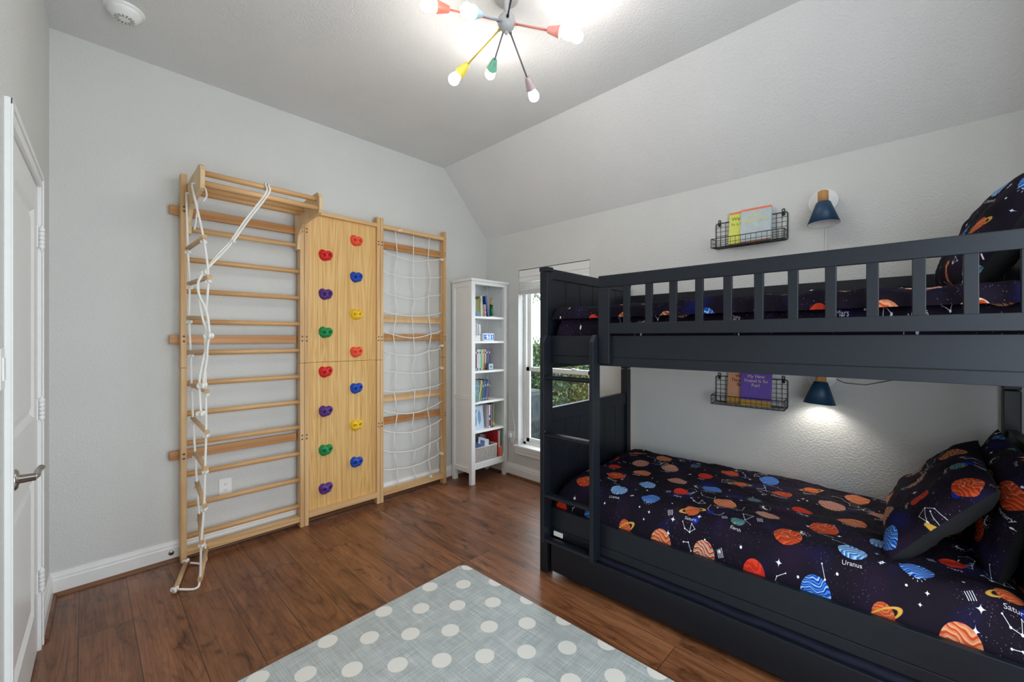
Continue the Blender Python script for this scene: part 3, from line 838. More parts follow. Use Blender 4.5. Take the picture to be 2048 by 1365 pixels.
# fifth shelf: large book facing out and three spines
g = 'books on the fifth shelf'
pb = thing('picture_book', 'pale blue picture book facing out on the fifth shelf', 'book', (-.432, BY0+.035, SH[1]+.0005), (math.radians(-4), 0, .22), g, local=True)
MB().box((0, 0, 0), (.175, .003, .225)).build('cover', flat('ice_cover', (176, 196, 212), .4), pb)
a = MB()
a.prism([(.01, .02), (.05, .05), (.06, .1), (.05, .15), (.075, .19), (.03, .2), (.012, .12)], 1, -.0008, 0)
a.prism([(.10, .04), (.13, .09), (.125, .15), (.1, .19), (.08, .15), (.085, .08)], 1, -.0008, 0)
a.build('cover_art', flat('ice_shapes', (104, 134, 164), .5), pb)
MB().box((.002, .003, .003), (.172, .016, .222)).build('pages', M_PAGE, pb)
row(SH[1], -.232, [(.018, .225, (222, 206, 210), 'pale pink book right of the facing-out one on fifth shelf', ((60, 66, 110), [(.1, .35), (.45, .55)])),
                   (.006, .225, (60, 34, 40), 'thin black-brown book on the fifth shelf'),
                   (.020, .230, (112, 84, 130), 'purple book between black and green ones on fifth shelf', ((196, 96, 70), [(.08, .3)])),
                   (.006, .225, (120, 54, 48), 'thin dark red book on the fifth shelf'),
                   (.018, .235, (96, 128, 54), 'green book at the right end of the fifth shelf row', ((200, 190, 80), [(.1, .2)]))], 's5', g, .22, y=BY0+.035)
# bottom shelf: basket, its papers, and upright books
def m_weave():
    t = NT('woven_basket')
    tc = t.obj((1, 1, 1))
    b = t.add('ShaderNodeTexBrick'); mp = t.add('ShaderNodeMapping'); t.put(mp.inputs[0], tc); mp.inputs['Rotation'].default_value = (math.radians(90), 0, 0)
    t.put(b.inputs[0], mp.outputs[0])
    b.inputs['Scale'].default_value = 1
    for k, x in (('Mortar Size', .0014), ('Brick Width', .016), ('Row Height', .009)): b.inputs[k].default_value = x
    b.inputs['Color1'].default_value = srgb(226, 220, 214); b.inputs['Color2'].default_value = srgb(200, 192, 184); b.inputs['Mortar'].default_value = srgb(62, 56, 54)
    t.set(color=b.outputs[0], rough=.7); t.bump(t.math('SUBTRACT', 1.0, b.outputs[1]), .6, .003)
    return t.m
bs = thing('basket', 'white woven basket on the bottom shelf of the bookcase', 'basket', (-.31, BY0+.13, SH[0]))
bz = SH[0]+.0005
m = MB(); xa, xb, ya, yb = -.434, -.140, BY0+.014, BY0+.25
def bwall(m, lo, hi): m.box(lo, hi)
m.box((xa, ya, bz), (xb, ya+.008, bz+.135)); m.box((xa, yb-.008, bz), (xb, yb, bz+.135)); m.box((xa, ya, bz), (xa+.008, yb, bz+.135)); m.box((xb-.008, ya, bz), (xb, yb, bz+.135)); m.box((xa, ya, bz), (xb, yb, bz+.006))
m.build('body', m_weave(), bs, .003)
m = MB()
for (a, b) in (((xa, ya), (xb, ya)), ((xb, ya), (xb, yb)), ((xb, yb), (xa, yb)), ((xa, yb), (xa, ya))):
    m.tube([(a[0], a[1]+.004*(1 if a[1] < -.2 else -1), bz+.135), (b[0], b[1]+.004*(1 if b[1] < -.2 else -1), bz+.135)], .006, 8)
m.build('rim', flat('basket_rim', (214, 206, 198), .7), bs)
def slab(name, label, cat, c, size, rot, rgb, group='papers and covers in the basket', art=None):
    o = thing(name, label, cat, c, rot, group, local=True)
    a, b, t_ = size
    MB().box((-a/2, -b/2, 0), (a/2, b/2, t_)).build('cover', flat('slab_%d_%d_%d' % rgb, rgb, .45), o, .001)
    if art: MB().box((-a*.32, -b*.3, t_), (a*.1, b*.28, t_+.0006)).build('cover_art', flat('slabart_%d_%d_%d' % art, art, .5), o)
    return o
slab('notebook', 'dark blue folder leaning in the front left of the basket', 'notebook', (-.36, BY0+.075, bz+.125), (.12, .10, .006), (.75, -.2, .15), (58, 84, 132))
slab('comic_book', 'blue and white paperback sticking up from the basket', 'book', (-.26, BY0+.09, bz+.140), (.12, .12, .008), (1.0, .35, -.3), (206, 214, 226), art=(46, 74, 130))
slab('comic_book', 'yellow-orange comic lying in the back of the basket', 'book', (-.36, BY0+.16, bz+.145), (.12, .10, .008), (.9, .1, .2), (206, 160, 60), art=(120, 60, 50))
slab('comic_book', 'dull maroon comic standing at the back left of the basket', 'book', (-.37, BY0+.20, bz+.150), (.13, .10, .008), (1.2, 0, .1), (104, 70, 84), art=(150, 150, 170))
slab('comic_book', 'grey paperback standing at the right of the basket', 'book', (-.20, BY0+.16, bz+.150), (.08, .13, .008), (1.35, .1, 0), (150, 140, 150), art=(180, 120, 70))
g = 'upright books right of the basket'
book(-.133, bz, .016, .262, .22, (186, 30, 36), 'tall red book standing right of the woven basket', g, 0, BY0+.02)
book(-.116, bz, .016, .26, .20, (222, 200, 180), 'cream book between the red one and the green one', g, 0, BY0+.02, ((210, 90, 70), [(.02, .35)]))
book(-.099, bz, .032, .255, .20, (66, 110, 98), 'green book with orange foot at the right end of the bottom shelf', g, 0, BY0+.02, ((226, 120, 66), [(.02, .40)]))

# cord behind the bookcase, outlets, switch, door stop
def outlet(name, label, c, nrm, plug=False):
    """c: centre on the wall; nrm: 'y' for the back wall (faces -y), 'x' for the right wall (faces -x)"""
    t = thing(name, label, 'outlet', c)
    def bx(a, za, b, zb, d0, d1):
        if nrm == 'y': return ((c[0]+a, c[1]-d1, c[2]+za), (c[0]+b, c[1]-d0, c[2]+zb))
        return ((c[0]-d1, c[1]+a, c[2]+za), (c[0]-d0, c[1]+b, c[2]+zb))
    MB().box(*bx(-.036, -.058, .036, .058, 0, .005)).build('plate', M_WHITE, t, .002)
    dk = flat('slot_dark', (40, 40, 40), .6)
    for z in (-.020, .020):
        s = MB().box(*bx(-.017, z-.0155, .017, z+.0155, .005, .0065)).build('socket', M_WHITE, t, .002)
        k = MB().box(*bx(-.0075, z-.001, -.0055, z+.008, .0064, .0068)).box(*bx(.0055, z-.001, .0075, z+.008, .0064, .0068)).box(*bx(-.002, z-.009, .002, z-.005, .0064, .0068))
        k.build('slots', dk, s)
    return t
outlet('wall_outlet', 'white wall outlet behind the ladder bars on the back wall', (-2.356, 0, .385), 'y')
outlet('wall_outlet', 'white wall outlet with a plug between bookcase and window', (0, -.385, .385), 'x')
pw = thing('power_adapter', 'white plug with cord in the outlet beside the window', 'plug', (-.02, -.385, .39))
MB().box((-.040, -.402, .385), (-.008, -.368, .425)).build('body', M_WHITE, pw, .004)
MB().box((-.032, -.400, .340), (-.008, -.372, .372)).build('second_plug', flat('plug_grey', (206, 206, 202), .4), pw, .004)
MB().tube(smooth_path([(-.03, -.395, .385), (-.035, -.43, .37), (-.03, -.455, .40), (-.02, -.44, .52), (-.012, -.40, .68), (-.012, -.352, .86), (-.012, -.345, 1.3), (-.02, -.35, 1.36)], 8), .0022, 6).build('cord', M_WHITE, pw)
sw = thing('light_switch', 'white light switch on the wall nearest the door at the left edge', 'light switch', lp(-1.435, 0, 1.296))
m = MB(); lbox(m, -1.471, -1.400, 0, .006, 1.236, 1.356); m.build('plate', M_WHITE, sw, .002)
m = MB(); lbox(m, -1.452, -1.419, .006, .010, 1.262, 1.330); m.build('rocker', M_WHITE, sw, .002)
dsx = thing('door_stop', 'small round metal fitting on the baseboard left of the climbing frame', 'door stop', (-2.640, -.016, .052))
MB().lathe([(0, .004), (.013, .004), (.015, 0)], (-2.640, -.016, .052), (0, -1, 0), 20).build('flange', M_NICKEL, dsx)
MB().lathe([(.007, .004), (.007, .013), (.003, .014), (.003, .008), (0, .008)], (-2.640, -.016, .052), (0, -1, 0), 16).build('stud', flat('dark_steel', (70, 66, 64), .3, .9), dsx)

# ------------------------------------------------------------------ ceiling things
sd = thing('smoke_detector', 'round white smoke detector on the ceiling above the door', 'smoke detector', (-2.875, -.452, 3.048))
MB().lathe([(0, -.012), (.078, -.012), (.080, 0)], (-2.875, -.452, 3.048), seg=36).build('base', M_WHITE, sd)
MB().lathe([(.066, -.012), (.066, -.022), (.064, -.026), (.058, -.03), (.052, -.044), (.03, -.048), (0, -.048)], (-2.875, -.452, 3.048), seg=36).build('body', M_WHITE, sd)
m = MB()
for k in range(14):
    a = k*2*math.pi/14
    m.box((.022, -.0016, -.0492), (.040, .0016, -.0478), Matrix.Translation((-2.875, -.452, 3.048)) @ Matrix.Rotation(a, 4, 'Z'))
m.build('vents', flat('vent_grey', (96, 96, 96), .6), sd)

HUB = Vector((-1.587, -1.899, 2.919))
ch = thing('ceiling_lamp', 'sputnik ceiling lamp with coloured arms and eight lit bulbs', 'ceiling lamp', tuple(HUB))
M_LG = flat('lamp_grey', (186, 186, 186), .35)
MB().lathe([(0, 0), (.058, 0), (.058, -.018), (.054, -.024), (.02, -.026), (.012, -.03), (.012, -.09), (0, -.09)][::1], (HUB.x, HUB.y, 3.048), seg=32).build('canopy', M_LG, ch)
h = MB().ball(HUB, .043, seg=28, rings=18)
h.ball(HUB+Vector((0, 0, -.05)), .010, seg=14, rings=8)
h.build('hub', M_LG, ch)
arms = [('grey', (104, 96, 96), (150, 134, 138), (.302, .080, -.216)), ('green', (120, 120, 118), (98, 160, 136), (.170, .305, -.05)), ('yellow', (214, 192, 74), (224, 200, 66), (-.083, .321, -.186)),
        ('pink', (226, 140, 128), (232, 150, 140), (.168, -.264, -.103)), ('rose', (226, 150, 140), (226, 170, 160), (.255, -.254, -.069)),
        ('light blue', (150, 180, 196), (168, 200, 214), (-.298, -.048, -.134)), ('red', (226, 100, 84), (232, 84, 70), (-.393, .119, -.069)), ('black', (30, 32, 38), (40, 42, 48), (-.199, -.261, -.032))]
for nm, rc, sc_, e in arms:
    e = Vector(e); d = e.normalized(); L = e.length
    o = MB().tube([HUB+d*.035, HUB+d*(L-.115)], .0042, 10).tube([HUB+d*.038, HUB+d*.052], .007, 10).build('arm', flat('arm_'+nm.replace(' ', '_'), rc, .35), ch)
    o['label'] = nm+' arm'
    base = HUB+d*(L-.118)
    MB().lathe([(0, 0), (.013, 0), (.0145, .003), (.0275, .062), (.0285, .064), (.0265, .064), (.024, .058), (0, .05)], base, d, 24).build('socket', flat('socket_'+nm.replace(' ', '_'), sc_, .35), o)['label'] = nm+' socket cup'
    b = MB()
    q = [(0.018, .052), (.0185, .070), (.0235, .082)]
    for k in range(1, 12):
        a = -.55+(math.pi/2+.55)*k/11
        q.append((max(.0285*math.cos(a), 0), .103+.0285*math.sin(a)))
    b.lathe(q, base, d, 20)
    b.build('bulb', M_BULB, o)

# ------------------------------------------------------------------ reading lamps
M_NAVY = flat('navy_shade', (26, 62, 92), .45)
def shade_in():
    t = NT('navy_outside_white_inside')
    gm = t.add('ShaderNodeNewGeometry')
    t.set(color=t.mix(gm.outputs['Backfacing'], srgb(24, 58, 88), srgb(238, 238, 236)), rough=.42)
    return t.m
M_SHADE = shade_in()
def reading_lamp(y, ztop, label, lit, lean):
    c = Vector((-.105, y, ztop))
    t = thing('wall_lamp', label, 'wall lamp', (0, y, ztop-.03), group=None)
    MB().lathe([(0, 0), (.072, 0), (.072, .012), (.069, .016), (0, .018)], (0, y+.012, ztop-.035), (-1, 0, 0), 36).build('backplate', M_WHITE, t)
    MB().tube([(-.016, y, ztop-.035), (-.09, y, ztop-.035)], .007, 10).build('arm', M_WHITE, t)
    ax = Vector((-.05, lean, -1)).normalized()
    MB().lathe([(0, 0), (.022, 0), (.025, .003), (.025, .064), (0, .064)], c, ax, 24).build('wooden_cap', OAK, t)
    MB().lathe([(0, -.006), (.006, -.006), (.006, .001), (0, .001)], c, ax, 12).build('finial', M_NICKEL, t)
    sh = MB().lathe([(.030, .062), (.034, .066), (.076, .186)], c, ax, 40)
    k = len(sh.v); sh2 = MB().lathe([(.0745, .186), (.0325, .068), (.0, .066)], c, ax, 40)
    MB().lathe([(.030, .062), (.034, .066), (.076, .186), (.0745, .186)], c, ax, 40).build('shade', M_NAVY, t)
    sh2.build('shade_lining', flat('lining_white', (240, 240, 236), .5), t)['label'] = 'white inside of the shade'
    b = MB()
    q = [(.012, .072), (.014, .09)]+[(max(.026*math.cos(a), 0), .118+.026*math.sin(a)) for a in [-.9+(math.pi/2+.9)*k/10 for k in range(11)]]
    b.lathe(q, c, ax, 20).build('bulb', M_RBULB if lit else M_BULBOFF, t)
    return t
u_ = reading_lamp(-2.945, 2.215, 'navy blue cone reading lamp with wooden cap above the top bunk', False, -.02)
l_ = reading_lamp(-2.938, 1.200, 'lit navy blue cone reading lamp below the top bunk', True, .05)
MB().tube([(-.006, -2.945, 2.12), (-.006, -2.945, 1.72), (-.006, -2.948, 1.40), (-.006, -2.946, 1.24)], .003, 6).build('cord_cover', M_WHITE, u_)
MB().tube([(-.008, -2.995, 1.15), (-.008, -3.03, 1.13), (-.008, -3.12, 1.125), (-.008, -3.25, 1.165), (-.008, -3.45, 1.17)], .0022, 6).build('cord', flat('cord_grey', (120, 122, 124), .5), l_)

# ------------------------------------------------------------------ wire shelves and their books
def wire_shelf(z, label):
    ya, yb = -2.757, -2.342
    t = thing('wire_shelf', label, 'wall shelf', (0, (ya+yb)/2, z))
    F = MB(); G = MB(); X0, X1 = -.006, -.105
    H1, H2 = .172, .056
    def loop(pts, r, m): m.tube(pts, r, 8, closed=True)
    def rc(x, za, zb, rr=.012):
        out = []
        for cy, cz, a0 in ((yb-rr, zb-rr, 0), (ya+rr, zb-rr, 90), (ya+rr, za+rr, 180), (yb-rr, za+rr, 270)):
            for k in range(5):
                a = math.radians(a0+k*22.5); out.append((x, cy+rr*math.cos(a), cz+rr*math.sin(a)))
        return out
    loop(rc(X0, z, z+H1), .003, F)
    loop(rc(X1, z-.006, z+H2-.004, .006), .0025, F)
    for y in (ya, yb):
        F.tube([(X0, y, z+.002), (X1, y, z-.005)], .0025, 8); F.tube([(X0, y, z+H2+.004), (X1, y, z+H2-.005)], .0025, 8)
    n = 14
    for k in range(1, n):
        y = ya+(yb-ya)*k/n
        G.tube([(X0, y, z+H1), (X0, y, z), (X1, y, z-.006), (X1, y, z+H2-.005)], .0013, 6)
    for k in range(1, 6): G.tube([(X0, ya, z+H1*k/6), (X0, yb, z+H1*k/6)], .0013, 6)
    G.tube([(X1, ya, z+.02), (X1, yb, z+.02)], .0013, 6)
    for k in (1, 2, 3): G.tube([(X0+(X1-X0)*k/4, ya, z-.0015*k), (X0+(X1-X0)*k/4, yb, z-.0015*k)], .0015, 6)
    for y in (ya, yb):
        for k in (1, 2, 3): G.tube([(X0+(X1-X0)*k/4, y, z-.0015*k), (X0+(X1-X0)*k/4, y, z+H2)], .0013, 6)
        G.tube([(X0, y, z+.028), (X1, y, z+.022)], .0013, 6)
    F.build('frame', M_WIRE, t); G.build('wire_mesh', M_WIRE, t)
    for y in (ya+.022, yb-.022):
        h = MB(); h.tube([(X0, y+.007*math.cos(a), z+H1+.012+.010*math.sin(a)) for a in [k*math.pi/6 for k in range(12)]], .0026, 6, closed=True)
        h.lathe([(0, .004), (.009, .004), (.010, 0)], (X0, y, z+H1-.012), (-1, 0, 0), 14)
        h.build('hook', M_WIRE, t)
    return t
wire_shelf(1.990, 'black wire book shelf on the wall above the top bunk')
wire_shelf(.955, 'black wire book shelf on the wall below the top bunk')
def face_book(name, label, y_hi, z, x, w, h, rgb, group, strip=None, text=None):
    """a picture book facing into the room; y_hi is its left edge as seen"""
    o = thing(name, label, 'book', (x, y_hi-w/2, z), (0, math.radians(7), 0), group, local=True)
    # local: -x faces the room, y spans, z up
    MB().box((-.005, -w/2, 0), (.0, w/2, h)).box((.011, -w/2, 0), (.013, w/2, h)).build('cover', flat('cover_%d_%d_%d' % rgb, rgb, .35), o, .0006)
    MB().box((0, -w/2+.003, .002), (.011, w/2-.002, h-.003)).build('pages', M_PAGE, o)
    if strip:
        for za, zb, c in strip:
            MB().box((-.0056, -w/2, h*za), (-.005, w/2, h*zb)).build('cover_strip', flat('strip_%d_%d_%d' % c, c, .4), o)
    if text:
        for body, size, ty, tz, c, al in text:
            mtx = Matrix(((0, 0, -1, -.0060), (-1, 0, 0, ty), (0, 1, 0, tz), (0, 0, 0, 1)))
            lettering(body, size, mtx, flat('ink_%d_%d_%d' % c, c, .5), o, al, .95, bold=size*.03)
    return o
g = 'picture books in the upper wire shelf'
face_book('picture_book', 'lime green picture book half hidden in the upper wire shelf', -2.432, 1.992, -.045, .168, .222, (206, 212, 70), g,
          [(.94, 1.0, (236, 120, 70)), (0, .05, (120, 60, 34))], [('We Are', .034, .070, .165, (96, 110, 60), 'LEFT'), ('in a Book!', .030, .070, .132, (120, 140, 60), 'LEFT')])
face_book('picture_book', 'grey-blue picture book standing in front in the upper wire shelf', -2.508, 1.992, -.066, .172, .222, (176, 190, 194), g,
          [(.945, 1.0, (238, 110, 66)), (0, .05, (120, 60, 34))], [('Can I', .036, 0, .165, (222, 214, 110), 'CENTER'), ('Play Too?', .034, 0, .130, (222, 214, 110), 'CENTER')])
g = 'picture books in the lower wire shelf'
face_book('picture_book', 'peach picture book half hidden in the lower wire shelf', -2.424, .957, -.045, .170, .215, (216, 156, 122), g,
          [(0, .20, (196, 150, 60))], [('Watch Me', .029, .042, .172, (84, 40, 40), 'LEFT'), ('Throw the', .029, .066, .144, (84, 40, 40), 'LEFT'), ('Ball!', .029, .03, .116, (84, 40, 40), 'LEFT')])
face_book('picture_book', 'purple picture book with cream title in the lower wire shelf', -2.508, .957, -.066, .172, .215, (108, 78, 176), g,
          [(0, .16, (196, 150, 50))], [('My New', .028, 0, .176, (226, 206, 186), 'CENTER'), ('Friend Is So', .028, 0, .148, (226, 206, 186), 'CENTER'), ('Fun!', .028, 0, .120, (226, 206, 186), 'CENTER')])

# ------------------------------------------------------------------ play mat
def m_mat():
    t = NT('dotted_crosshatch_mat')
    tc = t.add('ShaderNodeTexCoord'); sp = t.add('ShaderNodeSeparateXYZ', i0=tc.outputs['Object'])
    X, Y = sp.outputs[0], sp.outputs[1]      # object origin sits on one dot
    def dots(ox, oy):
        a = t.math('SUBTRACT', t.math('FRACT', t.math('ADD', t.math('DIVIDE', X, .2815), ox+100)), .5)
        b = t.math('SUBTRACT', t.math('FRACT', t.math('ADD', t.math('DIVIDE', Y, .234), oy+100)), .5)
        a = t.math('MULTIPLY', a, .2815); b = t.math('MULTIPLY', b, .234)
        r = t.math('SQRT', t.math('ADD', t.math('MULTIPLY', a, a), t.math('MULTIPLY', b, b)))
        return t.math('LESS_THAN', r, .0415)
    d = t.math('MAXIMUM', dots(.5, .5), dots(0, 0))
    hx = t.noise(t.obj((260, 4, 1)), 1.0, 3, .7); hy = t.noise(t.obj((4, 260, 1), (3, 5, 0)), 1.0, 3, .7)
    big = t.noise(t.obj((14, 14, 1)), 1.0, 2)
    f = t.math('ADD', t.math('MULTIPLY', hx, .5), t.math('MULTIPLY', hy, .5))
    f = t.math('ADD', t.math('MULTIPLY', f, .85), t.math('MULTIPLY', big, .15))
    c = t.ramp(f, (.36, srgb(140, 149, 149)), (.5, srgb(174, 181, 180)), (.64, srgb(212, 215, 212)))
    c = t.mix(d, c, srgb(226, 224, 216))
    t.set(color=c, rough=.38, spec=.4)
    wv = t.noise(t.obj((400, 400, 1)), 1.0, 1)
    t.bump(wv, .08, .001)
    return t.m
mx0, mx1, my0, my1, rr_ = -3.0, -1.402, -3.3, -1.362, .05
poly = []
for cx_, cy_, a0 in ((mx1-rr_, my1-rr_, 0), (mx0+rr_, my1-rr_, 90), (mx0+rr_, my0+rr_, 180), (mx1-rr_, my0+rr_, 270)):
    for k in range(7):
        a = math.radians(a0+15*k); poly.append((cx_+rr_*math.cos(a)+1.967, cy_+rr_*math.sin(a)+1.409))
pm = MB().prism(poly, 2, 0, .012).build('play_mat', m_mat(), None, .004, segs=3)
pm.location = (-1.967, -1.409, .0003); pm.rotation_euler = (0, 0, math.radians(1.6))
root(tag(pm, 'grey-green play mat with cream polka dots on the wood floor', 'play mat'))

# ------------------------------------------------------------------ bunk bed (local frame: x along the bed towards the camera end, y to the wall)
BR = (0, 0, math.atan2(-.9995, .0316)); BO = (-1.12, -1.714, 0)
bed = thing('bunk_bed', 'dark navy wooden bunk bed with ladder along the right wall', 'bunk bed', BO, BR, local=True)
def bb(lo, hi, m=None): return (m or MB()).box(lo, hi)
BW, BL = 1.055, 1.985
PW = .055
for s, v in ((0, 0), (0, BW-PW), (BL-PW, 0), (BL-PW, BW-PW)):
    far = s == 0
    m = bb((s, v, 0), (s+PW, v+PW, 1.145)); bb((s, v, 1.149), (s+PW, v+PW, 1.778), m); bb((s-.003, v-.003, 1.779), (s+PW+.003, v+PW+.003, 1.806), m)
    m.build('post', M_BED, bed, .0035)
def end_panel(s, za, zb, rail, name):
    m2 = MB(); n = 6; span = (BW-2*PW)/n
    for k in range(n):
        bb((s+.020, PW+span*k+.0022, za+.02), (s+.038, PW+span*(k+1)-.0022, zb-.02), m2)
    bb((s+.024, PW, za+.02), (s+.034, BW-PW, zb-.02), m2)
    a = m2.build(name, M_BED, bed, .002)
    bb((s+.012, PW, zb-rail), (s+.046, BW-PW, zb)).build('top_rail', M_BED, a, .003)
    bb((s+.012, PW, za), (s+.046, BW-PW, za+rail*.9)).build('bottom_rail', M_BED, a, .003)
for s in (0, BL-PW):
    end_panel(s, 1.205, 1.800, .062, 'upper_end_board'); end_panel(s, .10, .966, .085, 'lower_end_board')
def side_rail(v, za, zb, nm, d=.028):
    o = bb((PW, v, za+.046), (BL-PW, v+d, zb)); bb((PW, v, za), (BL-PW, v+d, za+.044), o); bb((PW, v+.004, za+.03), (BL-PW, v+d-.002, za+.06), o)
    o.build(nm, M_BED, bed, .002)
side_rail(.004, 1.239, 1.398, 'upper_side_rail'); side_rail(BW-.032, 1.239, 1.398, 'upper_side_rail')
side_rail(.004, .236, .397, 'lower_side_rail'); side_rail(BW-.032, .236, .397, 'lower_side_rail')
# guard rails
for v, top, front in ((-.024, 1.711, 1), (BW-.030, 1.708, 0)):
    s0 = .41 if front else PW
    r = bb((s0, v, top-.061), (BL-(0 if front else PW), v+.026, top))
    g_ = r.build('guard_rail', M_BED, bed, .003)
    bb((s0+.002, v+.002, 1.408), (BL-(.0 if front else PW), v+.024, 1.462)).build('guard_lower_rail', M_BED, g_, .002)
    if front:
        bb((.41, v, 1.252), (.472, v+.026, 1.649)).build('guard_post', M_BED, g_, .003)
    for k in range(13):
        s = 1.836-.11685*k
        if s > s0+.03: bb((s, v+.004, 1.455), (s+.034, v+.022, top-.055)).build('slat', M_BED, g_, .002)
# bed bases
for z in (1.30, .30):
    m = MB()
    for k in range(12): bb((.09+.155*k, .03, z-.02), (.16+.155*k, BW-.03, z), m)
    m.build('bed_slats', M_BED, bed)
# ladder
ld = None
for s in (.060, .384):
    m = MB(); v0, v1 = -.070, -.001
    m.prism([(v0, .215), (v1, .215), (v1, 1.402), (v0+.030, 1.402), (v0, 1.365)], 0, s, s+.024)
    o = m.build('ladder_rail', M_BED, bed, .002)
for z in (1.158, .830, .482, .228):
    prof_ = [(-.056+.030*math.cos(a), z+.0125*math.sin(a)*(1.0 if math.sin(a) > 0 else 1)) for a in [k*math.pi/8 for k in range(16)]]
    MB().prism([(p[0]+.018, p[1]) for p in prof_], 0, .083, .385).build('ladder_rung', M_BED, bed)
for s, z in ((.0590, .85), (.0850, .85)):
    MB().box((s-.002, -.066, z-.004), (s+.002, -.058, z+.004)).build('ladder_screw', M_NICKEL, bed)
MB().box((.104, -.0022, .243), (.165, .0036, .268)).build('warning_sticker', M_WHITE, bed)['label'] = 'small white sticker'
# trundle
td = thing('trundle_bed', 'dark navy trundle drawer bed rolled under the lower bunk', 'trundle bed', BO, BR, local=True)
bb((.085, -.002, .032), (1.90, .020, .186)).build('front_board', M_BED, td, .003)
m = bb((.085, .020, .05), (.105, .93, .17)); bb((1.88, .020, .05), (1.90, .93, .17), m); bb((.085, .93, .05), (1.90, .95, .17), m); bb((.1, .02, .05), (1.89, .94, .062), m)
m.build('drawer_box', M_BED, td)
for s in (.2, 1.78):
    for v in (.1, .85): MB().lathe([(0, -.012), (.022, -.012), (.025, -.006), (.025, .006), (.022, .012), (0, .012)], (s, v, .0255), (0, 1, 0), 16).build('caster', flat('caster_black', (24, 24, 26), .5), td)

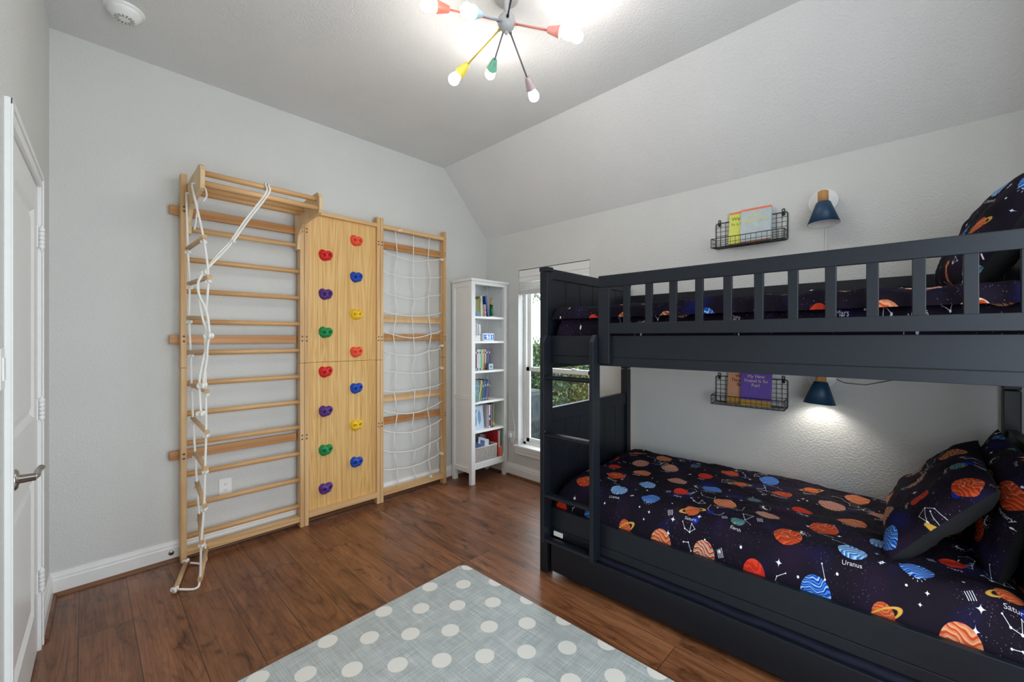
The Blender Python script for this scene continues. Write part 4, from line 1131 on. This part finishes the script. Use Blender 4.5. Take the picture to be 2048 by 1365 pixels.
# ------------------------------------------------------------------ bedding print, painted into a tile
def make_print(seed, size=2048, tile=1.0):
    rs = np.random.RandomState(seed); Nn = size
    img = np.zeros((Nn, Nn, 3), np.float32); img[:] = (23/255, 17/255, 29/255)
    yy, xx = np.mgrid[0:Nn, 0:Nn].astype(np.float32)
    def per(fr, k):      # periodic noise
        o = np.zeros((Nn, Nn), np.float32)
        for i in range(k):
            a, b = rs.randint(-fr, fr+1, 2); o += np.sin(2*np.pi*(a*xx+b*yy)/Nn+rs.uniform(0, 6.28)).astype(np.float32)
        return o/math.sqrt(k)
    neb = np.clip(per(5, 9)*.5-.25, 0, 1)
    img += neb[..., None]*np.array((.02, .05, .26), np.float32)
    mv = np.clip(per(4, 8)*.4-.1, 0, 1); img += mv[..., None]*np.array((.07, .03, .08), np.float32)
    def blend(i0, i1, j0, j1, mask, col):
        ii = np.arange(i0, i1) % Nn; jj = np.arange(j0, j1) % Nn
        sub = img[np.ix_(ii, jj)]; img[np.ix_(ii, jj)] = sub*(1-mask[..., None])+col*mask[..., None]
    def local(cx, cy, R):
        i0, i1, j0, j1 = int(cy-R), int(cy+R)+1, int(cx-R), int(cx+R)+1
        Y, X = np.mgrid[i0:i1, j0:j1].astype(np.float32)
        return i0, i1, j0, j1, X-cx, Y-cy
    def disc(cx, cy, r, col, soft=1.2, sq=1.0):
        i0, i1, j0, j1, X, Y = local(cx, cy, r+3)
        blend(i0, i1, j0, j1, np.clip((r-np.hypot(X, Y/sq))/soft, 0, 1), np.array(col, np.float32))
    def line(p, q, wd, col=(.86, .87, .9)):
        (x0, y0), (x1, y1) = p, q; cx, cy = (x0+x1)/2, (y0+y1)/2; R = math.hypot(x1-x0, y1-y0)/2+wd+2
        i0, i1, j0, j1, X, Y = local(cx, cy, R); X += cx-x0; Y += cy-y0
        dx, dy = x1-x0, y1-y0; L2 = dx*dx+dy*dy+1e-6
        t = np.clip((X*dx+Y*dy)/L2, 0, 1); d = np.hypot(X-t*dx, Y-t*dy)
        blend(i0, i1, j0, j1, np.clip(wd-d+.5, 0, 1), np.array(col, np.float32))
    def star4(cx, cy, r, col=(.85, .87, .92)):
        i0, i1, j0, j1, X, Y = local(cx, cy, r+2)
        m = np.clip((r**.5-(np.abs(X)**.5+np.abs(Y)**.5))*2, 0, 1); blend(i0, i1, j0, j1, m, np.array(col, np.float32))
    # star dust
    for k in range(9000):
        cx, cy = rs.uniform(0, Nn, 2)
        if per_d[int(cy) % Nn, int(cx) % Nn] < rs.uniform(-1.2, 1.4): continue
        disc(cx, cy, rs.uniform(1.0, 2.6), np.array((.7, .66, .78))*rs.uniform(.5, 1.1))
    for k in range(26): disc(*rs.uniform(0, Nn, 2), rs.uniform(6, 11), (.86, .87, .9))
    for k in range(34): star4(*rs.uniform(0, Nn, 2), rs.uniform(16, 34), (.86, .88, .93) if rs.rand() < .7 else (.35, .62, .82))
    # constellations
    sh = [[(0, 0), (60, -40), (120, -30), (150, 30), (90, 50), (120, -30)], [(0, 0), (40, 60), (90, 90), (150, 80), (170, 130), (120, 150), (90, 90)],
          [(0, 0), (70, 10), (120, 60), (110, 120), (60, 130)], [(0, 0), (-40, 60), (30, 80), (0, 0), (60, -50)], [(0, 0), (50, 50), (30, 100), (90, 140), (140, 110)]]
    for k in range(26):
        ox, oy = rs.uniform(0, Nn, 2); c = sh[rs.randint(len(sh))]; a = rs.uniform(0, 6.28); sc = rs.uniform(.8, 1.25)
        pts = [(ox+sc*(x*math.cos(a)-y*math.sin(a)), oy+sc*(x*math.sin(a)+y*math.cos(a))) for x, y in c]
        for p, q in zip(pts, pts[1:]): line(p, q, 1.8)
        for p in pts: disc(p[0], p[1], rs.uniform(4, 8), (.88, .89, .92))
    # shooting strokes
    for k in range(9):
        ox, oy = rs.uniform(0, Nn, 2)
        for q in range(4): line((ox+q*12, oy+q*4), (ox+q*12-18, oy+45+q*6), 2.2)
    def planet(cx, cy, r, kind):
        i0, i1, j0, j1, X, Y = local(cx, cy, r*1.15+3)
        pal = {'jupiter': [(.80, .30, .10), (.93, .86, .78), (.86, .48, .16), (.60, .74, .80), (.72, .22, .08)],
               'venus': [(.86, .52, .36), (.80, .28, .14), (.90, .66, .50)], 'mercury': [(.78, .26, .13), (.66, .20, .10), (.86, .40, .22)],
               'mars': [(.82, .17, .12), (.87, .27, .17)], 'neptune': [(.10, .30, .72), (.28, .56, .90), (.08, .20, .60), (.62, .80, .94)],
               'uranus': [(.40, .66, .86), (.14, .38, .74), (.78, .88, .94)], 'earth': [(.14, .30, .62), (.52, .64, .26), (.30, .50, .60)], 'saturn': [(.80, .36, .20), (.86, .50, .30), (.74, .28, .16)]}[kind]
        th = {'uranus': .9, 'jupiter': -.35, 'venus': -.2}.get(kind, .3)
        U = (X*math.cos(th)+Y*math.sin(th))/r; V = (-X*math.sin(th)+Y*math.cos(th))/r
        w_ = V*{'mercury': 2.5, 'mars': 1.5, 'earth': 2.}.get(kind, 3.0)+.55*np.sin(3*U+1.7*V)+.22*np.sin(6*U-3*V+1)+.08*np.sin(13*U+5*V)
        idx = (w_-np.floor(w_))*len(pal); k0 = np.clip(idx.astype(int), 0, len(pal)-1); k1 = (k0+1) % len(pal)
        P_ = np.array(pal, np.float32); fr = np.clip((idx-k0-.6)*3, 0, 1)[..., None]
        col = P_[k0]*(1-fr)+P_[k1]*fr
        if kind == 'mercury':
            cr_ = np.abs(np.sin(5*U+2*np.sin(4*V))-V*2.0+.6) < .10
            col = np.where(cr_[..., None], np.array((.90, .66, .52), np.float32), col)
        m = np.clip((r-np.hypot(X, Y))/1.5, 0, 1); blend(i0, i1, j0, j1, m, col.astype(np.float32)*.92)
        if kind == 'saturn':
            i0, i1, j0, j1, X, Y = local(cx, cy, r*2.1); a = .5
            U = X*math.cos(a)+Y*math.sin(a); V = -X*math.sin(a)+Y*math.cos(a)
            e = np.hypot(U/(1.85*r), V/(.52*r)); m = np.clip((.16-np.abs(e-.86))*14, 0, 1)
            m = m*np.where((np.hypot(X, Y) < r) & (V < 0), 0, 1); blend(i0, i1, j0, j1, m, np.array((.80, .62, .26), np.float32))
    def word(body, cx, cy, hgt, col=(.9, .9, .92), a=0.0):
        vs, fs = text_verts(body, hgt*1.42)
        P_ = np.array([(v.x, v.y) for v in vs], np.float32)
        ca, sa = math.cos(a), math.sin(a)
        P_ = np.stack([cx+P_[:, 0]*ca-P_[:, 1]*sa, cy+P_[:, 0]*sa+P_[:, 1]*ca], 1)
        for f_ in fs:
            A_, B_, C_ = P_[list(f_)]
            x0, x1 = math.floor(min(A_[0], B_[0], C_[0])), math.ceil(max(A_[0], B_[0], C_[0]))+1
            y0_, y1_ = math.floor(min(A_[1], B_[1], C_[1])), math.ceil(max(A_[1], B_[1], C_[1]))+1
            Y, X = np.mgrid[y0_:y1_, x0:x1].astype(np.float32)
            def e(p, q): return (q[0]-p[0])*(Y-p[1])-(q[1]-p[1])*(X-p[0])
            a1, b1, c1 = e(A_, B_), e(B_, C_), e(C_, A_)
            m = ((a1 >= -.6) & (b1 >= -.6) & (c1 >= -.6)) | ((a1 <= .6) & (b1 <= .6) & (c1 <= .6))
            blend(y0_, y1_, x0, x1, m.astype(np.float32), np.array(col, np.float32))
    for k in range(5):   # crescent moons with rays, and small blue moons
        cx, cy = rs.uniform(0, Nn, 2)
        i0, i1, j0, j1, X, Y = local(cx, cy, 34)
        m = np.clip(30-np.hypot(X, Y), 0, 1)*np.clip(np.hypot(X-12, Y-8)-25, 0, 1); blend(i0, i1, j0, j1, m, np.array((.9, .9, .92), np.float32))
        for q in range(12):
            a = q*.5236; line((cx+40*math.cos(a), cy+40*math.sin(a)), (cx+50*math.cos(a), cy+50*math.sin(a)), 1.5)
        disc(*rs.uniform(0, Nn, 2), 32, (.06, .16, .58))
    order = ['jupiter', 'mars', 'neptune', 'saturn', 'venus', 'earth', 'mercury', 'uranus',
             'neptune', 'saturn', 'venus', 'jupiter', 'mercury', 'uranus', 'mars', 'earth', 'mars', 'venus', 'jupiter', 'neptune', 'saturn', 'mercury', 'jupiter']
    rad = dict(jupiter=112, mars=88, neptune=104, saturn=72, venus=108, earth=70, mercury=106, uranus=98)
    cols, rws = 5, 6
    for j in range(rws):
        for i in range(cols):
            kd = order[(j*cols+i) % len(order)]
            cx = (i+.25+.5*(j % 2))*Nn/cols+rs.uniform(-22, 22); cy = (j+.5)*Nn/rws+rs.uniform(-20, 20)
            r = rad[kd]*rs.uniform(.84, 1.0)
            planet(cx, cy, r, kd)
            if (j*cols+i) % 7 not in (1, 4, 6): word(kd.capitalize(), cx+rs.uniform(-20, 20), cy-r-48, 30, (.78, .78, .8), a=rs.uniform(-.25, .25))
    out = np.ones((Nn, Nn, 4), np.float32); out[..., :3] = np.clip(img, 0, 1)
    im = bpy.data.images.new('planet_print', Nn, Nn, alpha=False); im.pixels.foreach_set(out.ravel()); im.update(); im.pack()
    return im
_r = np.random.RandomState(4); _yy, _xx = np.mgrid[0:2048, 0:2048].astype(np.float32)
per_d = sum(np.sin(2*np.pi*(a*_xx+b*_yy)/2048+c) for a, b, c in [(1, 2, 0), (-2, 1, 1), (3, 1, 2), (1, -3, 4), (2, 3, 5)]).astype(np.float32)/1.6
PRINT = make_print(11)
def m_print():
    t = NT('planet_print_fabric')
    uv = t.add('ShaderNodeTexCoord')
    im = t.add('ShaderNodeTexImage'); im.image = PRINT; t.put(im.inputs[0], uv.outputs['UV'])
    nz = t.noise(t.obj((1, 1, 1)), 38, 4, .6)
    t.set(color=im.outputs[0], rough=.85, spec=.12, sheen=.0)
    t.bump(nz, .18, .006)
    return t.m
M_PRINT = m_print()
M_NAVYCLOTH = flat('navy_cloth', (16, 20, 42), .85)

def cloth_grid(name, fn, nu, nv, mat, parent=None, uvf=None):
    """fn(i/nu, j/nv) -> (point, uv)"""
    vs = []; uvs = []
    for j in range(nv+1):
        for i in range(nu+1):
            p, q = fn(i/nu, j/nv); vs.append(p); uvs.append(q)
    fs = []
    for j in range(nv):
        for i in range(nu):
            a = j*(nu+1)+i; fs.append((a, a+1, a+nu+2, a+nu+1))
    me = bpy.data.meshes.new(name); me.from_pydata(vs, [], fs)
    me.polygons.foreach_set('use_smooth', [True]*len(fs))
    uvl = me.uv_layers.new(name='UVMap')
    li = np.empty(len(me.loops), np.int32); me.loops.foreach_get('vertex_index', li)
    uvl.data.foreach_set('uv', np.array(uvs, np.float32)[li].ravel())
    me.materials.append(mat); me.update()
    o = bpy.data.objects.new(name, me); COL.objects.link(o)
    if parent: o.parent = parent
    return o
def fb(x, y, z=0.0, o=3):
    return noise.fractal(Vector((x, y, z)), 1.0, 2.0, o)
def edge(t, L, r):
    """arc-length t along a run of flat length L with quarter-round drops of radius r at both ends -> (pos, sin)"""
    q = r*math.pi/2
    if t < q: a = t/r; return r*(1-math.cos(a)), math.sin(a)
    if t > L-2*r+q: a = (t-(L-2*r+q))/r; a = min(a, math.pi/2); return L-r+r*math.sin(a), math.cos(a)
    return r+(t-q), 1.0
def cover(name, label, cat, s0, s1, v0, v1, zb, h, top_fn, nu, nv, seed, uvo=(0, 0), r=.07, amp=1.0):
    Ls, Lv = s1-s0, v1-v0
    Ts, Tv = Ls-2*r+r*math.pi, Lv-2*r+r*math.pi
    def fn(a, b):
        ts, tv = a*Ts, b*Tv
        ps, es = edge(ts, Ls, r); pv, ev = edge(tv, Lv, r)
        s, v = s0+ps, v0+pv
        e = es*ev
        n = fb(s*1.6+seed, v*5.0, seed)*.012+fb(s*7+3, v*9, seed+5)*.0055
        n += -.010*abs(fb(s*2.2+7, v*6.5+s*1.5, seed+9, 2))*1.4
        n += .0035*fb(s*22, v*26, seed+2, 2)
        z = zb+e*(h+top_fn(s, v)+n*amp)
        out = fb(s*5, 3.3*seed, z*6)*.008*(1-ev)
        return (s, v+out, z), (ts/1.0+uvo[0], tv/1.0+uvo[1])
    o = cloth_grid(name, fn, nu, nv, M_PRINT)
    o.location = BO; o.rotation_euler = BR
    return root(tag(o, label, cat))
# lower bunk
lm = MB().box((.10, .085, .302), (1.89, .97, .44)).build('mattress', M_NAVYCLOTH, None, .03)
lm.location = BO; lm.rotation_euler = BR; root(tag(lm, 'navy mattress of the lower bunk under the planet duvet', 'mattress'))
cover('duvet', 'dark planet-print duvet spread over the lower bunk', 'duvet', .060, 1.925, .040, 1.018, .385, .165, lambda s, v: .022*v+.006*math.sin(s*3), 300, 170, 1.3, (.12, .08), .11)
# trundle mattress
def tm_fn(a, b):
    s = .11+a*1.76; v = .028+b*.88
    z = .214+.010*fb(s*6, v*6, 3)-.02*(max(0, .06-b)/.06)**2
    return (s, v, z), (s, v)
t_ = cloth_grid('trundle_mattress', tm_fn, 120, 60, M_NAVYCLOTH); t_.location = BO; t_.rotation_euler = BR
root(tag(t_, 'navy covered trundle mattress just below the lower bunk rail', 'mattress'))
s_ = t_.modifiers.new('solid', 'SOLIDIFY'); s_.thickness = .14; s_.offset = -1
# upper bunk
cover('mattress', 'planet-print covered mattress of the top bunk', 'mattress', .068, 1.925, .035, 1.018, 1.302, .200, lambda s, v: 0, 240, 120, 4.7, (.47, .30), .05, .35)
cover('comforter', 'padded planet-print comforter on the top bunk', 'comforter', .062, 1.90, .032, 1.02, 1.496, .052, lambda s, v: .012*abs(math.sin(s*15+.8*math.sin(s*5)))+.014*math.exp(-((v-.15)/.2)**2), 300, 150, 8.1, (.05, .62), .035, 1.3)

# pillows
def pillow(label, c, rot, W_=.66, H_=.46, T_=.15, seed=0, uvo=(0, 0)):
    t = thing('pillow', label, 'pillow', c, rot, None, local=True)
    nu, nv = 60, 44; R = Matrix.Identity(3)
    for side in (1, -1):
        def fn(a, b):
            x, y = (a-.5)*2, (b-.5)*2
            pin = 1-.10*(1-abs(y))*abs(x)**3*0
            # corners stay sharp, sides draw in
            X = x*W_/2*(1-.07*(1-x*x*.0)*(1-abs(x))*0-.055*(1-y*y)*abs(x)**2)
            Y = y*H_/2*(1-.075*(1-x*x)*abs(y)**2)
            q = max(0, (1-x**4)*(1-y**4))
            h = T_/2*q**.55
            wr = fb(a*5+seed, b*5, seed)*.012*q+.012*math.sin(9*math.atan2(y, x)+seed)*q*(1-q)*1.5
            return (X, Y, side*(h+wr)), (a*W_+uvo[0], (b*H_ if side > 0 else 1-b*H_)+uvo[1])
        o = cloth_grid('pillowcase_front' if side > 0 else 'pillowcase_back', fn, nu, nv, M_PRINT if side > 0 else flat('pillow_back_shade', (9, 10, 14), .9), t)  # back side is coloured near-black to stand in for its shadow
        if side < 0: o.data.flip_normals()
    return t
def bedp(s, v, z):
    u = Vector((.0316, -.9995, 0)); vv = Vector((.9995, .0316, 0)); return Vector(BO)+u*s+vv*v+Vector((0, 0, z))
def orient(ax, ay):
    """columns: local x -> ax, local y -> ay (bed frame directions)"""
    u = Vector((.0316, -.9995, 0)); vv = Vector((.9995, .0316, 0))
    X = (u*ax[0]+vv*ax[1]+Vector((0, 0, ax[2]))).normalized()
    Y = (u*ay[0]+vv*ay[1]+Vector((0, 0, ay[2]))); Y = (Y-X*Y.dot(X)).normalized(); Z = X.cross(Y)
    return Matrix((X, Y, Z)).transposed().to_euler()
# front face looks towards the foot end and up
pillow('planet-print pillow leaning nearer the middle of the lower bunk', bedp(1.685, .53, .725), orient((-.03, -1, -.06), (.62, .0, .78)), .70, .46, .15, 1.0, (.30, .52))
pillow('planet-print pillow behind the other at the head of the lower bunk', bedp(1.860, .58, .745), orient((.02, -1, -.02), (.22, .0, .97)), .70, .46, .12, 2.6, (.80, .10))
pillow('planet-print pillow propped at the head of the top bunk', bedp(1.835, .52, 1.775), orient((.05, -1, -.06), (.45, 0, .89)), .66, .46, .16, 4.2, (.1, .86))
